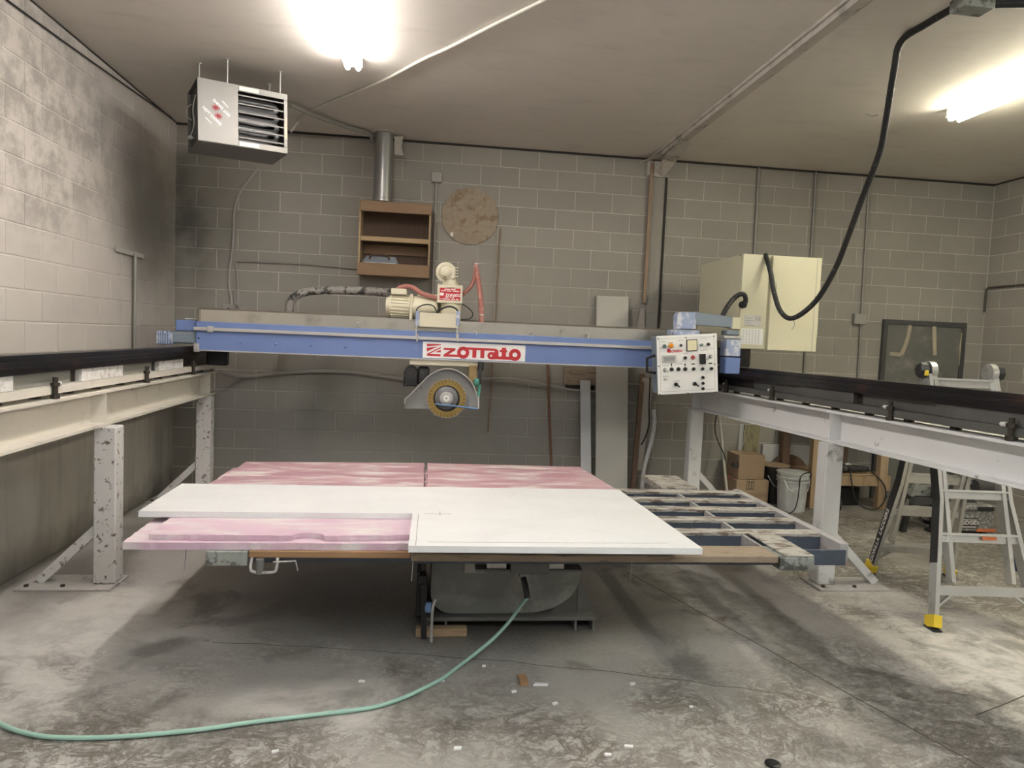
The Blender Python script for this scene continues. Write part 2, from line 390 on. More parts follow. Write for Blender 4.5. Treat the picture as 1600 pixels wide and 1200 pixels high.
# ------------------------------------------------------------------ fluorescent strip lights
M('fixture_white', (.62, .60, .55), .5)
EM('tube_neutral', (1.0, .945, .91), TUBE_E); EM('tube_cool', (.92, .965, 1.0), TUBE_E); EM('tube_warm', (1.0, .95, .76), TUBE_E)
def strip_light(x, y0, y1, tubem, label, ax=0.0):
    L = y1-y0; cx, cy = x, (y0+y1)/2
    mm = Matrix.Translation((cx, cy, ZC)) @ Matrix.Rotation(ax, 4, 'Z')
    t = thing('strip_light', label, 'lamp', (cx, cy, ZC))
    MB(mm).prism([(-.06, 0), (-.045, -.06), (.045, -.06), (.06, 0)], -L/2, L/2).build('housing', 'fixture_white', t)
    for s in (-1, 1):
        MB(mm).lathe((s*.038, -L/2+.01, -.083), (0, 1, 0), [(0, .012), (.008, .018), (.02, .019), (L-.04, .019), (L-.028, .018), (L-.02, .012)], 14).build('tube', tubem, t, True)
    for s in (-1, 1):
        MB(mm).box(-.065, .065, s*(L/2-.005)-.01, s*(L/2-.005)+.01, -.068, 0).build('end_cap', 'fixture_white', t)
strip_light(1.95, -4.53, -2.09, 'tube_neutral', 'fluorescent strip light glowing neutral white near the hanging heater', -.0)
strip_light(6.72, -4.55, -2.11, 'tube_warm', 'fluorescent strip light glowing yellowish above the ladder', .0)
strip_light(1.95, -9.2, -6.76, 'tube_cool', 'fluorescent strip light behind the neutral white one over the slab work area')
strip_light(6.72, -9.2, -6.76, 'tube_cool', 'fluorescent strip light behind the yellowish one over the ladder side')
strip_light(4.35, -9.2, -6.76, 'tube_cool', 'added unseen fluorescent strip light midway between the two rear strip lights')  # out of view, added as fill for the faces turned to the camera
# ------------------------------------------------------------------ machine materials
M('cream_paint_beam', (.66, .62, .54), .55, var=.06, scale=3, dirt=(.36, .31, .24), dlo=.56, dhi=.78, dscale=5, bump=.1)
M('white_paint_beam', (.70, .70, .695), .5, var=.06, scale=3, dirt=(.20, .195, .19), dlo=.62, dhi=.74, dscale=9, bump=.1)
M('rust_post', (.60, .58, .56), .55, var=.12, scale=4, dirt=(.14, .105, .09), dlo=.565, dhi=.64, dscale=24, bump=.2)
M('grey_post', (.62, .62, .61), .5, var=.1, scale=4, dirt=(.22, .21, .20), dlo=.58, dhi=.72, dscale=6)
M('rail_black', (.012, .011, .011), .35, .2, .4, 6, dirt=(.045, .022, .018), dlo=.5, dhi=.7, dscale=5)
M('shim_white', (.72, .70, .67), .8, var=.08, scale=20, dirt=(.5, .48, .44), dlo=.5, dhi=.62, dscale=25, bump=.5, bscale=60)
M('shim_grey', (.26, .255, .22), .7, var=.2, scale=10, stretch=(6, .5, 6))
M('shim_steel', (.115, .113, .105), .55, .3, var=.3, scale=7, dirt=(.42, .41, .38), dlo=.66, dhi=.74, dscale=5)
M('bolt_dark', (.06, .05, .04), .5, .6)
M('plate_grey', (.42, .40, .375), .6, var=.15, scale=7, dirt=(.17, .145, .12), dlo=.55, dhi=.7, dscale=9)
M('blue_paint', (.155, .225, .46), .42, 0, .06, 3, dirt=(.28, .33, .50), dlo=.62, dhi=.8, dscale=6)
M('blue_dusty', (.30, .36, .53), .65, 0, .15, 9, dirt=(.58, .60, .66), dlo=.48, dhi=.6, dscale=14)
M('slate_paint', (.20, .245, .29), .5, 0, .08, 5)
M('stainless', (.58, .55, .49), .27, .88, .06, 3, dirt=(.40, .37, .32), dlo=.5, dhi=.75, dscale=4, bump=.6, bscale=7)
M('brown_lip', (.20, .17, .135), .6, .3)
M('alu', (.58, .57, .55), .4, .55, .1, 9)
M('cream_enamel', (.66, .62, .47), .42, 0, .05, 8, dirt=(.42, .38, .28), dlo=.62, dhi=.8, dscale=10)
M('cabinet_cream', (.60, .575, .42), .45, 0, .03, 3, dirt=(.45, .42, .32), dlo=.62, dhi=.85, dscale=4)
M('black_rubber', (.018, .018, .019), .55, 0, .4, 20, dirt=(.12, .118, .115), dlo=.6, dhi=.72, dscale=30)
M('cable_sheath', (.30, .285, .26), .7, 0, .3, 25, dirt=(.05, .048, .045), dlo=.5, dhi=.6, dscale=18)
M('black_plastic', (.012, .012, .013), .35)
M('grey_shroud', (.31, .315, .31), .55, .3, .15, 7, dirt=(.09, .075, .065), dlo=.6, dhi=.72, dscale=14)
M('blade_gold', (.42, .30, .105), .3, .85, .2, 14)
M('blade_rim', (.42, .37, .29), .45, .6, .2, 30)
M('hub_grey', (.20, .20, .205), .45, .6, .1, 8)
M('hose_red', (.40, .155, .125), .55, 0, .2, 14, dirt=(.55, .36, .32), dlo=.5, dhi=.65, dscale=14)
M('hose_green', (.33, .53, .44), .4, 0, .1, 8)
M('white_plate', (.84, .84, .82), .4, 0, .02, 4)
M('sign_red', (.50, .025, .035), .45, 0, .05, 4)
M('print_white', (.85, .82, .80), .5)
M('print_grey', (.30, .30, .30), .6)
M('print_black', (.02, .02, .02), .5)
M('tan_paint', (.34, .23, .10), .55, 0, .2, 8)
M('teal_valve', (.07, .26, .21), .45)
M('blue_pipe', (.16, .28, .50), .4)
# ------------------------------------------------------------------ runways: beam on posts with shims and rail
def runway(side):
    left = side < 0
    xa, xb = (.545, .648) if left else (5.235, 5.535)          # inner flange edge at the far and near end
    ya, yb = -.42, -5.3
    A = Vector((xa, ya, 0)); d = (Vector((xb, yb, 0))-A).normalized(); L = (Vector((xb, yb, 0))-A).length
    # local frame: u along beam from the far end towards the camera, v outwards from inner edge, z up
    o_ = Vector((-1, 0, 0)) if left else Vector((1, 0, 0)); o_ = (o_-d*o_.dot(d)).normalized()
    mm = Matrix(((d.x, o_.x, 0, A.x), (d.y, o_.y, 0, A.y), (0, 0, 1, 0), (0, 0, 0, 1)))
    def U(y): return (y-ya)/d.y
    t = thing('crane_runway', ('cream painted steel runway beam on rusty posts along the pale block wall' if left else
              'white painted steel runway beam on posts beside the aluminium ladder'), 'runway', (xa, (ya+yb)/2, 0))
    bm_ = 'cream_paint_beam' if left else 'white_paint_beam'; pmx = 'rust_post' if left else 'grey_post'
    z0, z1 = (1.005, 1.225) if left else (1.02, 1.245)
    mb = MB(mm); mb.box(0, L, 0, .2, z0, z0+.016).box(0, L, 0, .2, z1-.016, z1).box(0, L, .093, .107, z0+.016, z1-.016)
    mb.build('beam', bm_, t)
    ys = (-.62, -2.86, -5.1)
    for q, y in enumerate(ys):
        u = U(y); x_in = 0.0
        MB(mm).box(u-.006, u+.006, .004, .093, z0+.016, z1-.016).build('stiffener', bm_, t)
        # post, plate, brace
        base = mm @ Vector((u, 0, 0)); s = -1 if left else 1
        w_ = .132; px0 = base.x+(-.02 if not left else .02)
        x0, x1 = (px0-w_, px0) if left else (px0, px0+w_)
        if left and q == 1: x0, x1 = .542, .674
        if not left and q == 1: x0, x1 = 5.345, 5.475
        MB().bbox(x0, x1, y-.06, y+.06, .014, z0-.001, .008).build('post', pmx, t)
        e0, e1 = (x1-.545, x1+.012) if left else (x0-.03, x0+.5)
        MB().bbox(e0, e1, y-.15, y+.12, 0, .014, .003).build('base_plate', 'plate_grey', t)
        xm = x0 if left else x1
        b0 = Vector((xm+s*.33, y, .02)); b1 = Vector((xm-s*.01, y, .36))
        MB().bar(b0, b1, .07, .055, (0, 0, 1)).build('brace', pmx, t)
        for bx in (e0+.05, (e0+e1)/2+s*.02):
            MB().cyl((bx, y-.1, .014), (bx, y-.1, .026), .014, 6).build('anchor_bolt', 'bolt_dark', t)
    # flat bar carrying the shims
    zb = z1+.032
    MB(mm).box(0, L, .035, .165, zb, zb+.036).box(0, L, .028, .04, zb-.008, zb+.036).build('flat_bar', 'cream_paint_beam' if left else 'shim_steel', t)
    for k in range(14):
        u = .2+k*.36
        MB(mm).cyl((u, .1, z1), (u, .1, zb), .03, 8).build('levelling_pad', 'bolt_dark', t)
    # black rail: box with a stepped cover
    zr = zb+.036+.088
    MB(mm).box(-.02, L, .03, .17, zr-.012, zr+.05).box(-.02, L, .055, .15, zr+.05, zr+.082).box(-.02, L, .022, .03, zr+.012, zr+.026).build('rail', 'rail_black', t)
    zs0, zs1 = zb+.036, zr-.012
    if left:
        seg = [((0, 31), 'shim_white', 0), ((32, 128), 'shim_grey', .02), ((141, 206), 'shim_white', 0), ((207, 256), 'shim_grey', .02), ((265, 303), 'shim_white', .005)]
        segs = [((RX(b, 590, .60).y), (RX(a, 590, .60).y), m_, r_) for (a, b), m_, r_ in seg]
        segs += [(-4.55, segs[0][1]-.0, 'shim_white', 0), (-5.2, -4.6, 'shim_grey', .02)]
    else:
        seg = [((1183, 1250), 'shim_steel', .03), ((1252, 1328), 'shim_steel', 0), ((1338, 1446), 'shim_steel', .03), ((1448, 1589), 'shim_steel', 0)]
        segs = [((RX(b, 630, 5.42).y), (RX(a, 612, 5.42).y), m_, r_) for (a, b), m_, r_ in seg]
        segs += [(-5.2, segs[-1][0]-.12, 'shim_steel', .03)]
    for a, b, m_, r_ in segs:
        a, b = min(a, b), max(a, b)
        MB(mm).bbox(U(b), U(a), .045+r_, .155, zs0, zs1, .003).build('shim_block', m_, t)
    MB(mm).box(0, L, .085, .115, zs0, zs1).build('core_bar', 'bolt_dark', t)
    bolts = ([RX(88, 600, .6).y, RX(237, 583, .6).y, -1.1, -4.3] if left else [RX(1215, 620, 5.4).y, RX(1383, 645, 5.4).y, RX(1555, 675, 5.4).y, -1.3])
    for y in bolts:
        u = U(y)
        b_ = MB(mm); b_.cyl((u, .014, z1-.0), (u, .014, zs0+.05), .014, 8); b_.cyl((u, .014, zs0), (u, .014, zs0+.02), .024, 6); b_.cyl((u, .014, zb-.03), (u, .014, zb-.009), .024, 6)
        b_.build('clamp_bolt', 'bolt_dark', t)
        MB(mm).bbox(u-.075, u-.03, .01, .05, zs0, zs0+.022, .008).build('slurry_clump', 'shim_white', t)
    return t, mm
RWL, mmL = runway(-1)
RWR, mmR = runway(1)
# ------------------------------------------------------------------ bridge
YB = -1.15
br = thing('saw_bridge', 'long blue steel bridge spanning both runways under a stainless guard', 'gantry', (2.9, YB, 1.44))
x0b, x1b = .575, 5.02
MB().bbox(x0b, x1b, YB, YB+.36, 1.44, 1.69, .006).build('girder', 'blue_paint', br)
MB().box(x0b, x1b, YB-.003, YB, 1.436, 1.446).build('lower_edge', 'alu', br)
MB().bbox(x0b-.01, 4.98, YB-.028, YB, 1.612, 1.640, .003).build('guide_strip', 'alu', br)
MB().box(.59, .60, YB-.002, YB+.3, 1.69, 1.808).build('guard_end', 'brown_lip', br)
mb = MB(); mb.box(.60, 5.2, YB+.02, YB+.026, 1.69, 1.792); gs = mb.build('guard_sheet', 'stainless', br)
MB().box(.60, 5.2, YB+.026, YB+.30, 1.786, 1.790).box(.60, 5.2, YB+.29, YB+.296, 1.69, 1.815).build('guard_lip', 'brown_lip', br)
for a, b in ((545, 300), (765, 310), (985, 318), (1200, 328)):
    p = RY(240+a/4, 460+b/4, YB); MB().lathe((p.x, YB, p.z), (0, -1, 0), [(0, .012), (.006, .012), (.011, .006)], 10).build('bolt', 'blue_paint', br)
MB().cyl((.60, YB-.002, 1.545), (.60, YB+.01, 1.545), .008, 10).build('bolt_hole', 'black_plastic', br)
MB().bbox(.68, .73, YB-.042, YB-.028, 1.60, 1.652, .004).cyl((.705, YB-.042, 1.627), (.705, YB-.055, 1.627), .012, 8).build('strip_clamp', 'alu', br)
for px, py in ((560, 508), (742, 522), (830, 523), (876, 520), (916, 526)):
    p = RY(px, py, YB+.02)
    MB().tube([(p.x-.02, YB+.018, p.z), (p.x-.012, YB+.005, p.z+.018), (p.x+.012, YB+.005, p.z+.018), (p.x+.015, YB+.004, p.z-.012)], .005, 6).build('hook', 'alu', br)
# maker's plate
lp = MB(); p0 = RY(660, 537, YB); p1 = RY(820, 569, YB)
lx0, lx1, lz0, lz1 = p0.x+.005, p1.x, 1.452, 1.598
pl = MB().bbox(lx0, lx1, YB-.0025, YB, lz0, lz1, .001).build('maker_plate', 'white_plate', br)
logo = MB(); S = (lx1-lx0)/1415.0
def lg(x, y): return (lx0+(x-95)*S, lz1-.004-(y-8)*S*.96)
LK = [0]
def ldep(): LK[0] += 1; return YB-.0032-LK[0]*.00006
def lpoly(pts): logo.prism([lg(*q) for q in pts], ldep(), YB-.0025)
def lring(c, r0, r1):
    q = lg(*c); logo.ring(q, r0*S, r1*S, ldep(), YB-.0025, 28)
lpoly([(150, 35), (340, 35), (340, 45), (150, 72)]); lpoly([(150, 92), (300, 65), (150, 145)]); lpoly([(150, 178), (340, 70), (340, 88), (215, 160), (150, 196)])
lpoly([(265, 150), (340, 108), (340, 150)]); lpoly([(150, 205), (185, 175), (340, 175), (340, 205)])
lpoly([(380, 82), (540, 82), (540, 110), (450, 172), (720, 172), (700, 206), (380, 206), (380, 178), (470, 112), (380, 112)])
lring((648, 140), 34, 84); lpoly([(600, 62), (1090, 62), (1090, 96), (600, 96)])
lpoly([(775, 90), (830, 90), (830, 206), (775, 206)]); lpoly([(885, 90), (940, 90), (940, 206), (885, 206)])
lpoly([(1075, 62), (1110, 70), (1135, 95), (1140, 206), (1080, 206), (1080, 96)])
lring((1035, 168), 16, 52); lpoly([(1035, 116), (1090, 116), (1090, 145), (1035, 145)]); lpoly([(1035, 190), (1090, 190), (1090, 220), (1035, 220)])
lpoly([(1080, 172), (1370, 172), (1370, 216), (1080, 216)]); lpoly([(1180, 45), (1240, 45), (1240, 216), (1180, 216)]); lpoly([(1152, 78), (1255, 78), (1255, 112), (1152, 112)])
lring((1365, 142), 34, 84)
logo.build('lettering', 'sign_red', pl)
# end carriages
MB().bbox(.39, .60, YB+.05, YB+.75, 1.60, 1.695, .008).build('carriage_box', 'blue_paint', br)
MB().bbox(.37, .59, YB+.02, YB+.70, 1.49, 1.592, .012).build('carriage_cover', 'slate_paint', br)
MB().bbox(.45, .56, YB+.10, YB+.35, 1.70, 1.712, .004).build('carriage_pad', 'shim_white', br)
mt = MB(); mt.cyl((.27, YB+.02, 1.535), (.38, YB+.02, 1.535), .05, 18)
for k in range(6): mt.bbox(.272+k*.018, .279+k*.018, YB-.038, YB+.078, 1.477, 1.593, .01)
mt.build('travel_motor', 'blue_dusty', br)
MB().bbox(.56, .605, YB-.01, YB+.05, 1.425, 1.50, .005).build('wiper', 'alu', br)
MB().bbox(.58, .76, YB+.28, YB+.36, 1.30, 1.44, .01).build('end_truck', 'rail_black', br)
MB().bbox(5.06, 5.255, YB-.02, YB+.5, 1.30, 1.40, .006).build('end_truck', 'blue_paint', br)
MB().bbox(5.15, 5.36, YB-.04, YB+.55, 1.50, 1.655, .006).build('carriage_box', 'rail_black', br)
MB().bbox(5.02, 5.20, YB+.0, YB+.4, 1.44, 1.69, .01).build('carriage_box', 'slate_paint', br)
# ------------------------------------------------------------------ saw head
sh = thing('circular_saw', 'cream motorised cutting head with round gold diamond blade straddling the blue bridge', 'saw', (2.75, YB, 1.0))
Yh = YB-.05
def H(px, py, y=Yh): return RY(px, py, y)
a, b = H(655, 488), H(716, 513)
MB().bbox(a.x, b.x, Yh, YB+.015, b.z, a.z, .004).build('front_box', 'cream_enamel', sh)
for px in (652.5, 716):
    q = H(px, 488, Yh-.01)
    MB().bbox(q.x-.017, q.x+.017, Yh-.022, Yh+.01, q.z-.12, q.z+.012, .006).build('latch', 'blue_dusty', sh)
    MB().tube([(q.x, Yh-.02, q.z-.10), (q.x-.006, Yh-.026, q.z-.19), (q.x+.004, Yh-.024, q.z-.26), (q.x+.008, Yh-.02, q.z-.19)], .006, 6).build('latch_hook', 'alu', sh)
Ym = YB+.12
def cylx(pa, pb, r, name, mat, y=Ym, n=24): MB().cyl(RY(*pa, y), RY(*pb, y), r, n).build(name, mat, sh, True)
# column, sign box, gearbox on top
c0 = RY(703, 515, Ym); c1 = RY(704, 440, Ym)
MB().lathe((c0.x, Ym, 1.70), (0, 0, 1), [(0, .10), (.08, .10), (.12, .095), (.26, .095)], 24).build('column', 'cream_enamel', sh, True)
MB().lathe((c1.x, Ym, 2.055), (0, 0, 1), [(0, .09), (.03, .09), (.035, .11), (.055, .11), (.06, .075), (.085, .075)], 24).build('collar', 'cream_enamel', sh, True)
a, b = RY(684, 444, Ym-.10), RY(722, 475.5, Ym-.10)
sbx = MB().bbox(a.x, b.x, Ym-.10, Ym+.10, b.z+.004, a.z, .004).build('sign_box', 'cream_enamel', sh)
sp = MB().box(a.x+.02, b.x-.018, Ym-.1022, Ym-.10, b.z+.03, a.z-.03).build('sign_plate', 'sign_red', sh)
sx0, sx1, sz0, sz1 = a.x+.02, b.x-.018, b.z+.03, a.z-.03; sw = sx1-sx0; sh_ = sz1-sz0
tx = MB(); text(tx, 'zonato', .05, front(sx0+sw*.66, Ym-.1025, sz0+sh_*.46))
def dash(u0, u1, v, h=.007): tx.box(sx0+sw*u0, sx0+sw*u1, Ym-.103, Ym-.1022, sz0+sh_*v, sz0+sh_*v+h)
for u0, u1, v in ((.22, .48, .86), (.52, .76, .86), (.06, .3, .73), (.34, .55, .73), (.63, .93, .73), (.27, .44, .22), (.5, .56, .22), (.61, .7, .22), (.05, .1, .07), (.15, .5, .07), (.56, .74, .07), (.78, .92, .07)): dash(u0, u1, v)
tx.box(sx0+.003, sx0+.036, Ym-.103, Ym-.1022, sz0+sh_*.37, sz0+sh_*.6)
tx.build('sign_print', 'print_white', sp)
g = RY(697, 425, Ym-.03)
MB().lathe((g.x, Ym+.02, g.z), (0, -1, 0), [(0, .092), (.02, .092), (.025, .07), (.05, .055)], 30).build('gear_flange', 'cream_enamel', sh, True)
gb = MB(); gb.bbox(g.x-.01, g.x+.085, Ym-.09, Ym+.03, g.z-.07, g.z+.05, .012); gb.lathe((g.x+.0, Ym-.03, g.z+.0), (0, -1, 0), [(0, .045), (.08, .045), (.085, .025), (.09, .025)], 18)
for k in range(4): gb.box(g.x+.03, g.x+.105, Ym-.085, Ym+.02, g.z-.045+k*.026, g.z-.036+k*.026)
gb.build('gearbox', 'cream_enamel', sh)
MB().lathe((g.x+.045, Ym-.03, g.z-.115), (0, 0, 1), [(0, .06), (.03, .055), (.06, .05)], 20).build('gear_neck', 'cream_enamel', sh, True)
# spindle motor to the left
m0 = RY(609, 478, Ym); m1 = RY(641, 480, Ym)
mo = MB(); mo.cyl(m0, m1, .098, 26); d_ = (m1-m0)
for k in range(22):
    an = k*2*math.pi/22; mo.bar(m0+d_*.08+Vector((0, math.cos(an)*.1, math.sin(an)*.1)), m1-d_*.08+Vector((0, math.cos(an)*.1, math.sin(an)*.1)), .006, .02, (0, math.cos(an), math.sin(an)))
mo.build('motor', 'cream_enamel', sh)
MB().lathe(m0-Vector((.035, 0, 0)), (1, 0, 0), [(0, .05), (.004, .08), (.04, .085)], 24).build('fan_cover', 'cream_enamel', sh, True)
MB().bbox(m1.x-.004, m1.x+.025, Ym-.115, Ym+.115, m1.z-.125, m1.z+.115, .01).build('motor_flange', 'cream_enamel', sh)
MB().bbox(m0.x+.01, m0.x+.15, Ym-.09, Ym+.05, m0.z+.10, m0.z+.155, .008).build('terminal_box', 'cream_enamel', sh)
MB().lathe(m1+Vector((.025, 0, 0)), (1, 0, 0), [(0, .10), (.02, .105), (.12, .09), (.2, .075), (.22, .05)], 26).build('gear_case', 'cream_enamel', sh, True)
MB().bbox(m1.x+.06, c1.x+.02, Ym+.06, Ym+.2, 1.80, 2.03, .01).build('back_box', 'cream_enamel', sh)
MB().bbox(c0.x-.30, c0.x+.16, Ym-.08, Ym+.14, 1.695, 1.755, .006).build('slide_plate', 'cream_enamel', sh)
# hoses and cables of the head
def hose(pts, r, name, mat, parent=sh, y=None, n=10, wob=0, smooth=5):
    P = [RY(a_, b_, (y if len(q) == 2 else q[2])) for q in pts for a_, b_ in [q[:2]]]
    return MB().tube(P, r, n, smooth, wob).build(name, mat, parent, True)
hose([(752, 506), (752, 480), (749, 450), (745, 425), (743, 410)], .024, 'water_hose', 'hose_red', y=Ym+.06)
hose([(743, 412), (742, 430), (736, 447), (722, 461)], .019, 'water_hose', 'hose_red', y=Ym+.08)
hose([(618, 455), (630, 448), (644, 449), (660, 459), (684, 466)], .022, 'water_hose', 'hose_red', y=Ym-.06)
for q in ((745, 412), (752, 492)):
    p = RY(*q, Ym+.06); MB().ring((p.x, Ym+.06), .024, .032, p.z-.005, p.z+.005, 16, 'z').build('hose_clip', 'alu', sh)
hose([(650, 494), (652, 482), (664, 476), (677, 478), (684, 490)], .006, 'cable', 'black_rubber', y=Yh+.02, n=6)
hose([(716, 495), (714, 484), (702, 479), (688, 484), (678, 495)], .008, 'cable', 'black_rubber', y=Yh+.02, n=6)
hose([(722, 475), (733, 482), (739, 491), (733, 498), (718, 499)], .005, 'cable', 'black_rubber', y=Ym, n=6)
hose([(452, 488, -.75), (454, 472, -.75), (468, 459, -.75), (500, 454, -.75), (540, 454, -.78), (580, 455, -.85), (608, 458, -.98)], .036, 'cable_chain', 'cable_sheath', y=None, n=12, wob=.14)
# underside: bracket, motor, shroud, blade, water pipe
a, b = H(640, 566, YB+.02), H(746, 580, YB+.02)
MB().bbox(a.x, b.x, YB+.02, YB+.3, 1.385, 1.44, .004).build('hanger_plate', 'cream_enamel', sh)
a, b = H(733, 572, YB), H(744, 606, YB)
MB().bbox(a.x, b.x, YB+.0, YB+.06, b.z, 1.40, .004).build('hanger_arm', 'tan_paint', sh)
q = H(642, 584, YB+.16)
um = MB(); um.cyl((q.x, YB+.02, q.z+.01), (q.x, YB+.28, q.z+.01), .062, 20); um.bbox(q.x-.058, q.x+.06, YB+.03, YB+.28, q.z-.105, q.z, .01)
for k in range(7): um.box(q.x-.06+k*.018, q.x-.053+k*.018, YB+.022, YB+.285, q.z-.108, q.z-.01)
um.bbox(q.x+.06, q.x+.17, YB+.05, YB+.27, q.z-.10, q.z+.07, .02)
um.build('spindle_motor', 'black_rubber', sh)
def hs(x, y): return (625+x/11.85, 560+y/11.85)
Yg = YB-.07
prof = [(80, 940), (85, 830), (95, 745), (170, 690), (330, 525), (500, 350), (600, 275), (700, 225), (790, 198), (880, 190), (970, 200), (1060, 228), (1150, 280), (1240, 345), (1310, 420), (1360, 500), (1400, 600), (1425, 720), (1440, 900), (1430, 950)]
pp = [RY(*hs(*q), Yg) for q in prof]; poly = [(p.x, p.z) for p in pp]
MB().prism(poly, Yg+.05, Yg+.055).build('shroud', 'grey_shroud', sh)
rim = MB()
for i in range(1, len(poly)-1): rim.bar((poly[i][0], Yg+.015, poly[i][1]), (poly[i+1][0], Yg+.015, poly[i+1][1]), .075, .008, (poly[i+1][1]-poly[i][1], 0, poly[i][0]-poly[i+1][0]))
rim.build('shroud_rim', 'alu', sh)
bc = RY(*hs(865, 745), Yg); R1 = .178
MB().cyl((bc.x, Yg+.012, bc.z), (bc.x, Yg+.016, bc.z), R1*.9, 48).ring((bc.x, bc.z), R1*.64, R1*.965, Yg+.006, Yg+.018, 48).build('blade', 'blade_gold', sh)
sg = MB()
for k in range(30):
    a0 = (k+.06)*2*math.pi/30; a1 = (k+.94)*2*math.pi/30
    q4 = [(bc.x+r*math.cos(t), bc.z+r*math.sin(t)) for r, t in ((R1*.95, a0), (R1, a0), (R1, a1), (R1*.95, a1))]; sg.prism(q4, Yg+.004, Yg+.02)
tag(sg.build('blade_segments', 'blade_rim', sh), kind='stuff')
sl = MB()
for k in range(30):
    t = k*2*math.pi/30; c_, s_ = math.cos(t), math.sin(t)
    sl.bar((bc.x+R1*.80*c_, Yg+.0055, bc.z+R1*.80*s_), (bc.x+R1*.97*c_, Yg+.0055, bc.z+R1*.97*s_), .003, .002, (0, 1, 0))
tag(sl.build('blade_slots', 'black_plastic', sh), kind='stuff')
MB().cyl((bc.x, Yg+.0115, bc.z), (bc.x, Yg+.005, bc.z), R1*.66, 40).build('blade_recess', 'black_plastic', sh)
hb = bc+Vector((-.004, 0, .006))
MB().lathe((hb.x, Yg+.006, hb.z), (0, -1, 0), [(0, R1*.58), (.012, R1*.57), (.02, R1*.42), (.024, R1*.36)], 36).build('flange_disc', 'hub_grey', sh, True)
MB().lathe((hb.x, Yg-.016, hb.z), (0, -1, 0), [(0, R1*.34), (.008, R1*.32), (.01, R1*.24), (.02, R1*.22)], 28).build('arbor', 'alu', sh, True)
MB().cyl((hb.x, Yg-.034, hb.z), (hb.x, Yg-.044, hb.z), R1*.18, 6).build('arbor_nut', 'white_plate', sh)
MB().cyl((hb.x, Yg-.043, hb.z), (hb.x, Yg-.0455, hb.z), R1*.035, 10).build('arbor_bore', 'black_plastic', sh)
MB().tube([RY(*hs(650, 845), Yg-.05), RY(*hs(1040, 885), Yg-.05), RY(*hs(1440, 935), Yg-.05)], .008, 10, 0).build('water_pipe', 'blue_pipe', sh, True)
p1_ = RY(*hs(1450, 930), Yg-.03); p2_ = RY(*hs(1450, 700), Yg-.02); p3_ = RY(*hs(1470, 480), Yg); p4_ = RY(*hs(1485, 260), Yg); p5_ = RY(*hs(1490, 100), Yg+.03)
MB().tube([p1_, p2_], .011, 10, 0).build('pipe_elbow', 'alu', sh, True)
MB().tube([p2_, (p2_+p3_)/2+Vector((.003, 0, 0)), p3_], .014, 10).build('feed_pipe', 'teal_valve', sh, True)
vv = RY(*hs(1420, 445), Yg-.01); MB().lathe(vv+Vector((-.03, 0, 0)), (1, 0, 0), [(0, .02), (.01, .036), (.045, .036), (.055, .02)], 16).build('valve', 'teal_valve', sh, True)
MB().tube([p3_, p4_, p5_], .013, 10, 3).build('feed_pipe', 'black_rubber', sh, True)
MB().bbox(p5_.x-.022, p5_.x+.03, Yg, Yg+.06, p5_.z-.06, p5_.z+.02, .008).build('pipe_clamp', 'black_rubber', sh)
# ------------------------------------------------------------------ electrical cabinet on the bridge end
cb = thing('electrical_cabinet', 'cream sheet metal electrical cabinet mounted above the far end of the white runway', 'cabinet', (5.7, -1.0, 1.652))
cx0, cx1, cy0, cy1, cz0, cz1 = 5.322, 6.055, -1.45, -.46, 1.656, 2.50
MB().bbox(cx0, cx1, cy0+.012, cy1, cz0, cz1, .005).build('body', 'cabinet_cream', cb)
MB().bbox(cx0, cx0+.245, cy0, cy0+.011, cz0+.002, cz1-.002, .003).build('fixed_panel', 'cabinet_cream', cb)
dr_ = MB().bbox(cx0+.268, cx1, cy0-.018, cy0+.011, cz0-.004, cz1-.004, .004).build('door', 'cabinet_cream', cb)
MB().box(cx1-.045, cx1-.041, cy0-.0187, cy0-.018, cz0, cz1-.006).build('door_crease', 'print_grey', dr_)
for px, py in ((1157, 399), (1157, 505)):
    p = RX(px, py, cx0); MB().cyl((cx0-.003, p.y, p.z), (cx0, p.y, p.z), .008, 8).build('rivet', 'bolt_dark', cb)
a, b = RY(1164, 492, cy0), RY(1188, 510, cy0)
pl1 = MB().bbox(a.x, b.x, cy0-.003, cy0, b.z, a.z, .001).build('type_plate', 'alu', cb)
t_ = MB(); text(t_, 'CE', .045, front(b.x-.027, cy0-.0035, a.z-.03))
for k in range(4): t_.box(a.x+.008, a.x+.06+.03*(k % 2), cy0-.0036, cy0-.003, a.z-.03-k*.021, a.z-.025-k*.021)
t_.build('plate_print', 'print_grey', pl1)
a, b = RY(1158, 513, cy0), RY(1191, 539, cy0)
pl2 = MB().bbox(a.x, b.x, cy0-.003, cy0, b.z, a.z, .001).build('table_plate', 'white_plate', cb)
t_ = MB()
for k in range(6):
    for j in range(9): t_.box(a.x+.015+k*.029, a.x+.03+k*.029, cy0-.0036, cy0-.003, b.z+.012+j*.014, b.z+.016+j*.014)
tag(t_.build('plate_print', 'print_grey', pl2), kind='stuff')
MB().bbox(5.37, 5.47, -1.40, -1.0, 1.49, 1.652, .006).build('support_bracket', 'rail_black', cb)
p = RY(1161, 476, cy0-.03); MB().lathe((p.x, cy0, p.z), (0, -1, 0), [(0, .03), (.02, .034), (.05, .03)], 16).build('cable_gland', 'black_rubber', cb, True)
hose([(1129, 493, -1.55), (1136, 480, -1.55), (1146, 467, -1.5), (1156, 460, -1.52), (1163, 461, -1.52), (1165, 470, -1.51), (1161, 480, -1.49)], .02, 'corrugated_conduit', 'black_rubber', cb, n=10, wob=.15)
